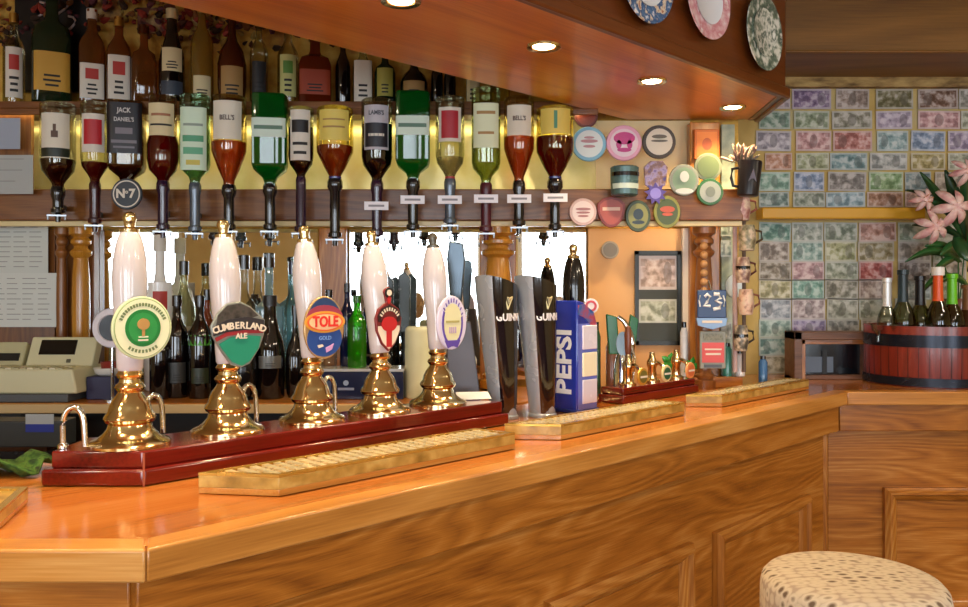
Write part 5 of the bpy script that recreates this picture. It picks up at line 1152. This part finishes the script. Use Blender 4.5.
for (a, c, wd, bn) in (((962, 262), (905, 262), .02, .05), ((965, 240), (912, 225), .018, .03), ((962, 236), (920, 172), .02, .02), ((968, 235), (945, 170), .03, .01), ((966, 245), (958, 190), .03, 0), ((968, 250), (985, 200), .03, .0),
                       ((962, 280), (915, 300), .018, .06), ((960, 262), (925, 246), .026, .03), ((966, 225), (930, 200), .022, .01), ((968, 272), (990, 250), .03, .02), ((958, 240), (940, 255), .022, 0), ((968, 285), (940, 282), .02, .03),
                       ((962, 230), (905, 190), .012, .05), ((965, 215), (965, 168), .024, 0), ((964, 255), (930, 275), .02, .02), ((955, 235), (970, 262), .035, 0)):
    D = 3.7+rr.uniform(-.06, .06); blade(pt(*a, D+.03), pt(*c, D-.03), wd, bn, rr.choice(LV), o)
PK = mottle('lily_pink', ['#c97f84', '#e6b4b0', '#f0d4cc', '#d89a9c'], 18, .5)
for (px, y, s_, tl) in ((930, 228, .085, -1.1), (950, 208, .1, .4), (922, 200, .06, -.6), (963, 172, .07, .3)):
    D = 3.62; c = pt(px, y, D)
    f = MB()
    for k in range(6):
        a = k*PI/3+tl; L_ = s_*(1 if k % 2 else .9); n = 6; vs = []
        dx, dz = math.sin(a), math.cos(a)
        for i in range(n+1):
            t = i/n; r_ = L_*math.sin(t*1.35); yy = -.05*math.cos(t*1.9)*s_/.085; w2 = .018*s_/.085*math.sin(PI*min(1, t*.9+.08))
            p = Vector((c[0]+dx*r_, c[1]+yy, c[2]+dz*r_)); sd = Vector((dz, 0, -dx)); vs += [p-sd*w2, p+Vector((0, -.004, 0)), p+sd*w2]
        f.faces(vs, [(3*i+q, 3*i+q+1, 3*i+q+4, 3*i+q+3) for i in range(n) for q in (0, 1)], PK, True)
    fl = f.build('lily_flower', o); m = fl.modifiers.new('t', 'SOLIDIFY'); m.thickness = .0015
    s = MB()
    for k in range(5): s.cyl((c[0], c[1], c[2]), (c[0]+.02*math.sin(k*1.3), c[1]-.06, c[2]+.02*math.cos(k*1.3)), .0014, paint('#c8843c', .5))
    s.build('stamens', fl)
b = MB()
for (px, y) in ((930, 228), (950, 208), (922, 200), (963, 172)): b.tube([(0, 0, .3), pt(px+8, y+18, 3.72), pt(px, y, 3.64)], .003, LV[1], 6)
b.build('stem', o)

# ------------------------------------------------------------------ bar stool
def stool_fabric():
    m, n, bs = nt('patterned_upholstery'); tc = n.nodes.new('ShaderNodeTexCoord')
    mp = n.nodes.new('ShaderNodeMapping'); mp.inputs['Scale'].default_value = (30, 58, 42); n.links.new(tc.outputs['Object'], mp.inputs[0])
    vo = n.nodes.new('ShaderNodeTexVoronoi'); vo.inputs['Scale'].default_value = 1; vo.inputs['Randomness'].default_value = .35; n.links.new(mp.outputs[0], vo.inputs['Vector'])
    cr = n.nodes.new('ShaderNodeValToRGB'); e = cr.color_ramp.elements
    e[0].position = .2; e[0].color = lin('#6a5442'); e[1].position = .42; e[1].color = lin('#cdbca4'); x = e.new(.60); x.color = lin('#c6b49c'); y = e.new(.72); y.color = lin('#ab9684')
    n.links.new(vo.outputs['Distance'], cr.inputs[0]); n.links.new(cr.outputs[0], bs.inputs['Base Color']); bs.inputs['Roughness'].default_value = .9
    return m
sx, sd_ = .750, 1.66; r = .178
o = thing('bar_stool', 'round bar stool with cream and brown patterned padded seat', 'stool', (sx, sd_, 0))
FAB = stool_fabric()
b = MB(); b.lathe([(.001, .80), (r*.98, .80), (r*1., .81), (r*1.01, .85), (r*1.005, .888), (r*.985, .905), (r*.93, .916), (r*.8, .922), (r*.4, .926), (.001, .927)], FAB, 64); b.build('seat_cushion', o)
b = MB(); b.lathe([(r*.9, .79), (r*.93, .795), (r*.93, .80), (.001, .80)], OAKD(0), 48); b.build('seat_ring', o)
for k in range(4):
    a = k*PI/2+.5; b = MB(); p0 = (.11*math.cos(a), .11*math.sin(a), .795); p1 = (.21*math.cos(a), .21*math.sin(a), 0); b.cyl(p0, p1, .018, OAKD(2), .015); b.build('leg', o)
b = MB(); R2 = .175
b.tube([(R2*math.cos(PI*k/16), R2*math.sin(PI*k/16), .3) for k in range(33)], .01, STEEL, 8); b.build('foot_ring', o)
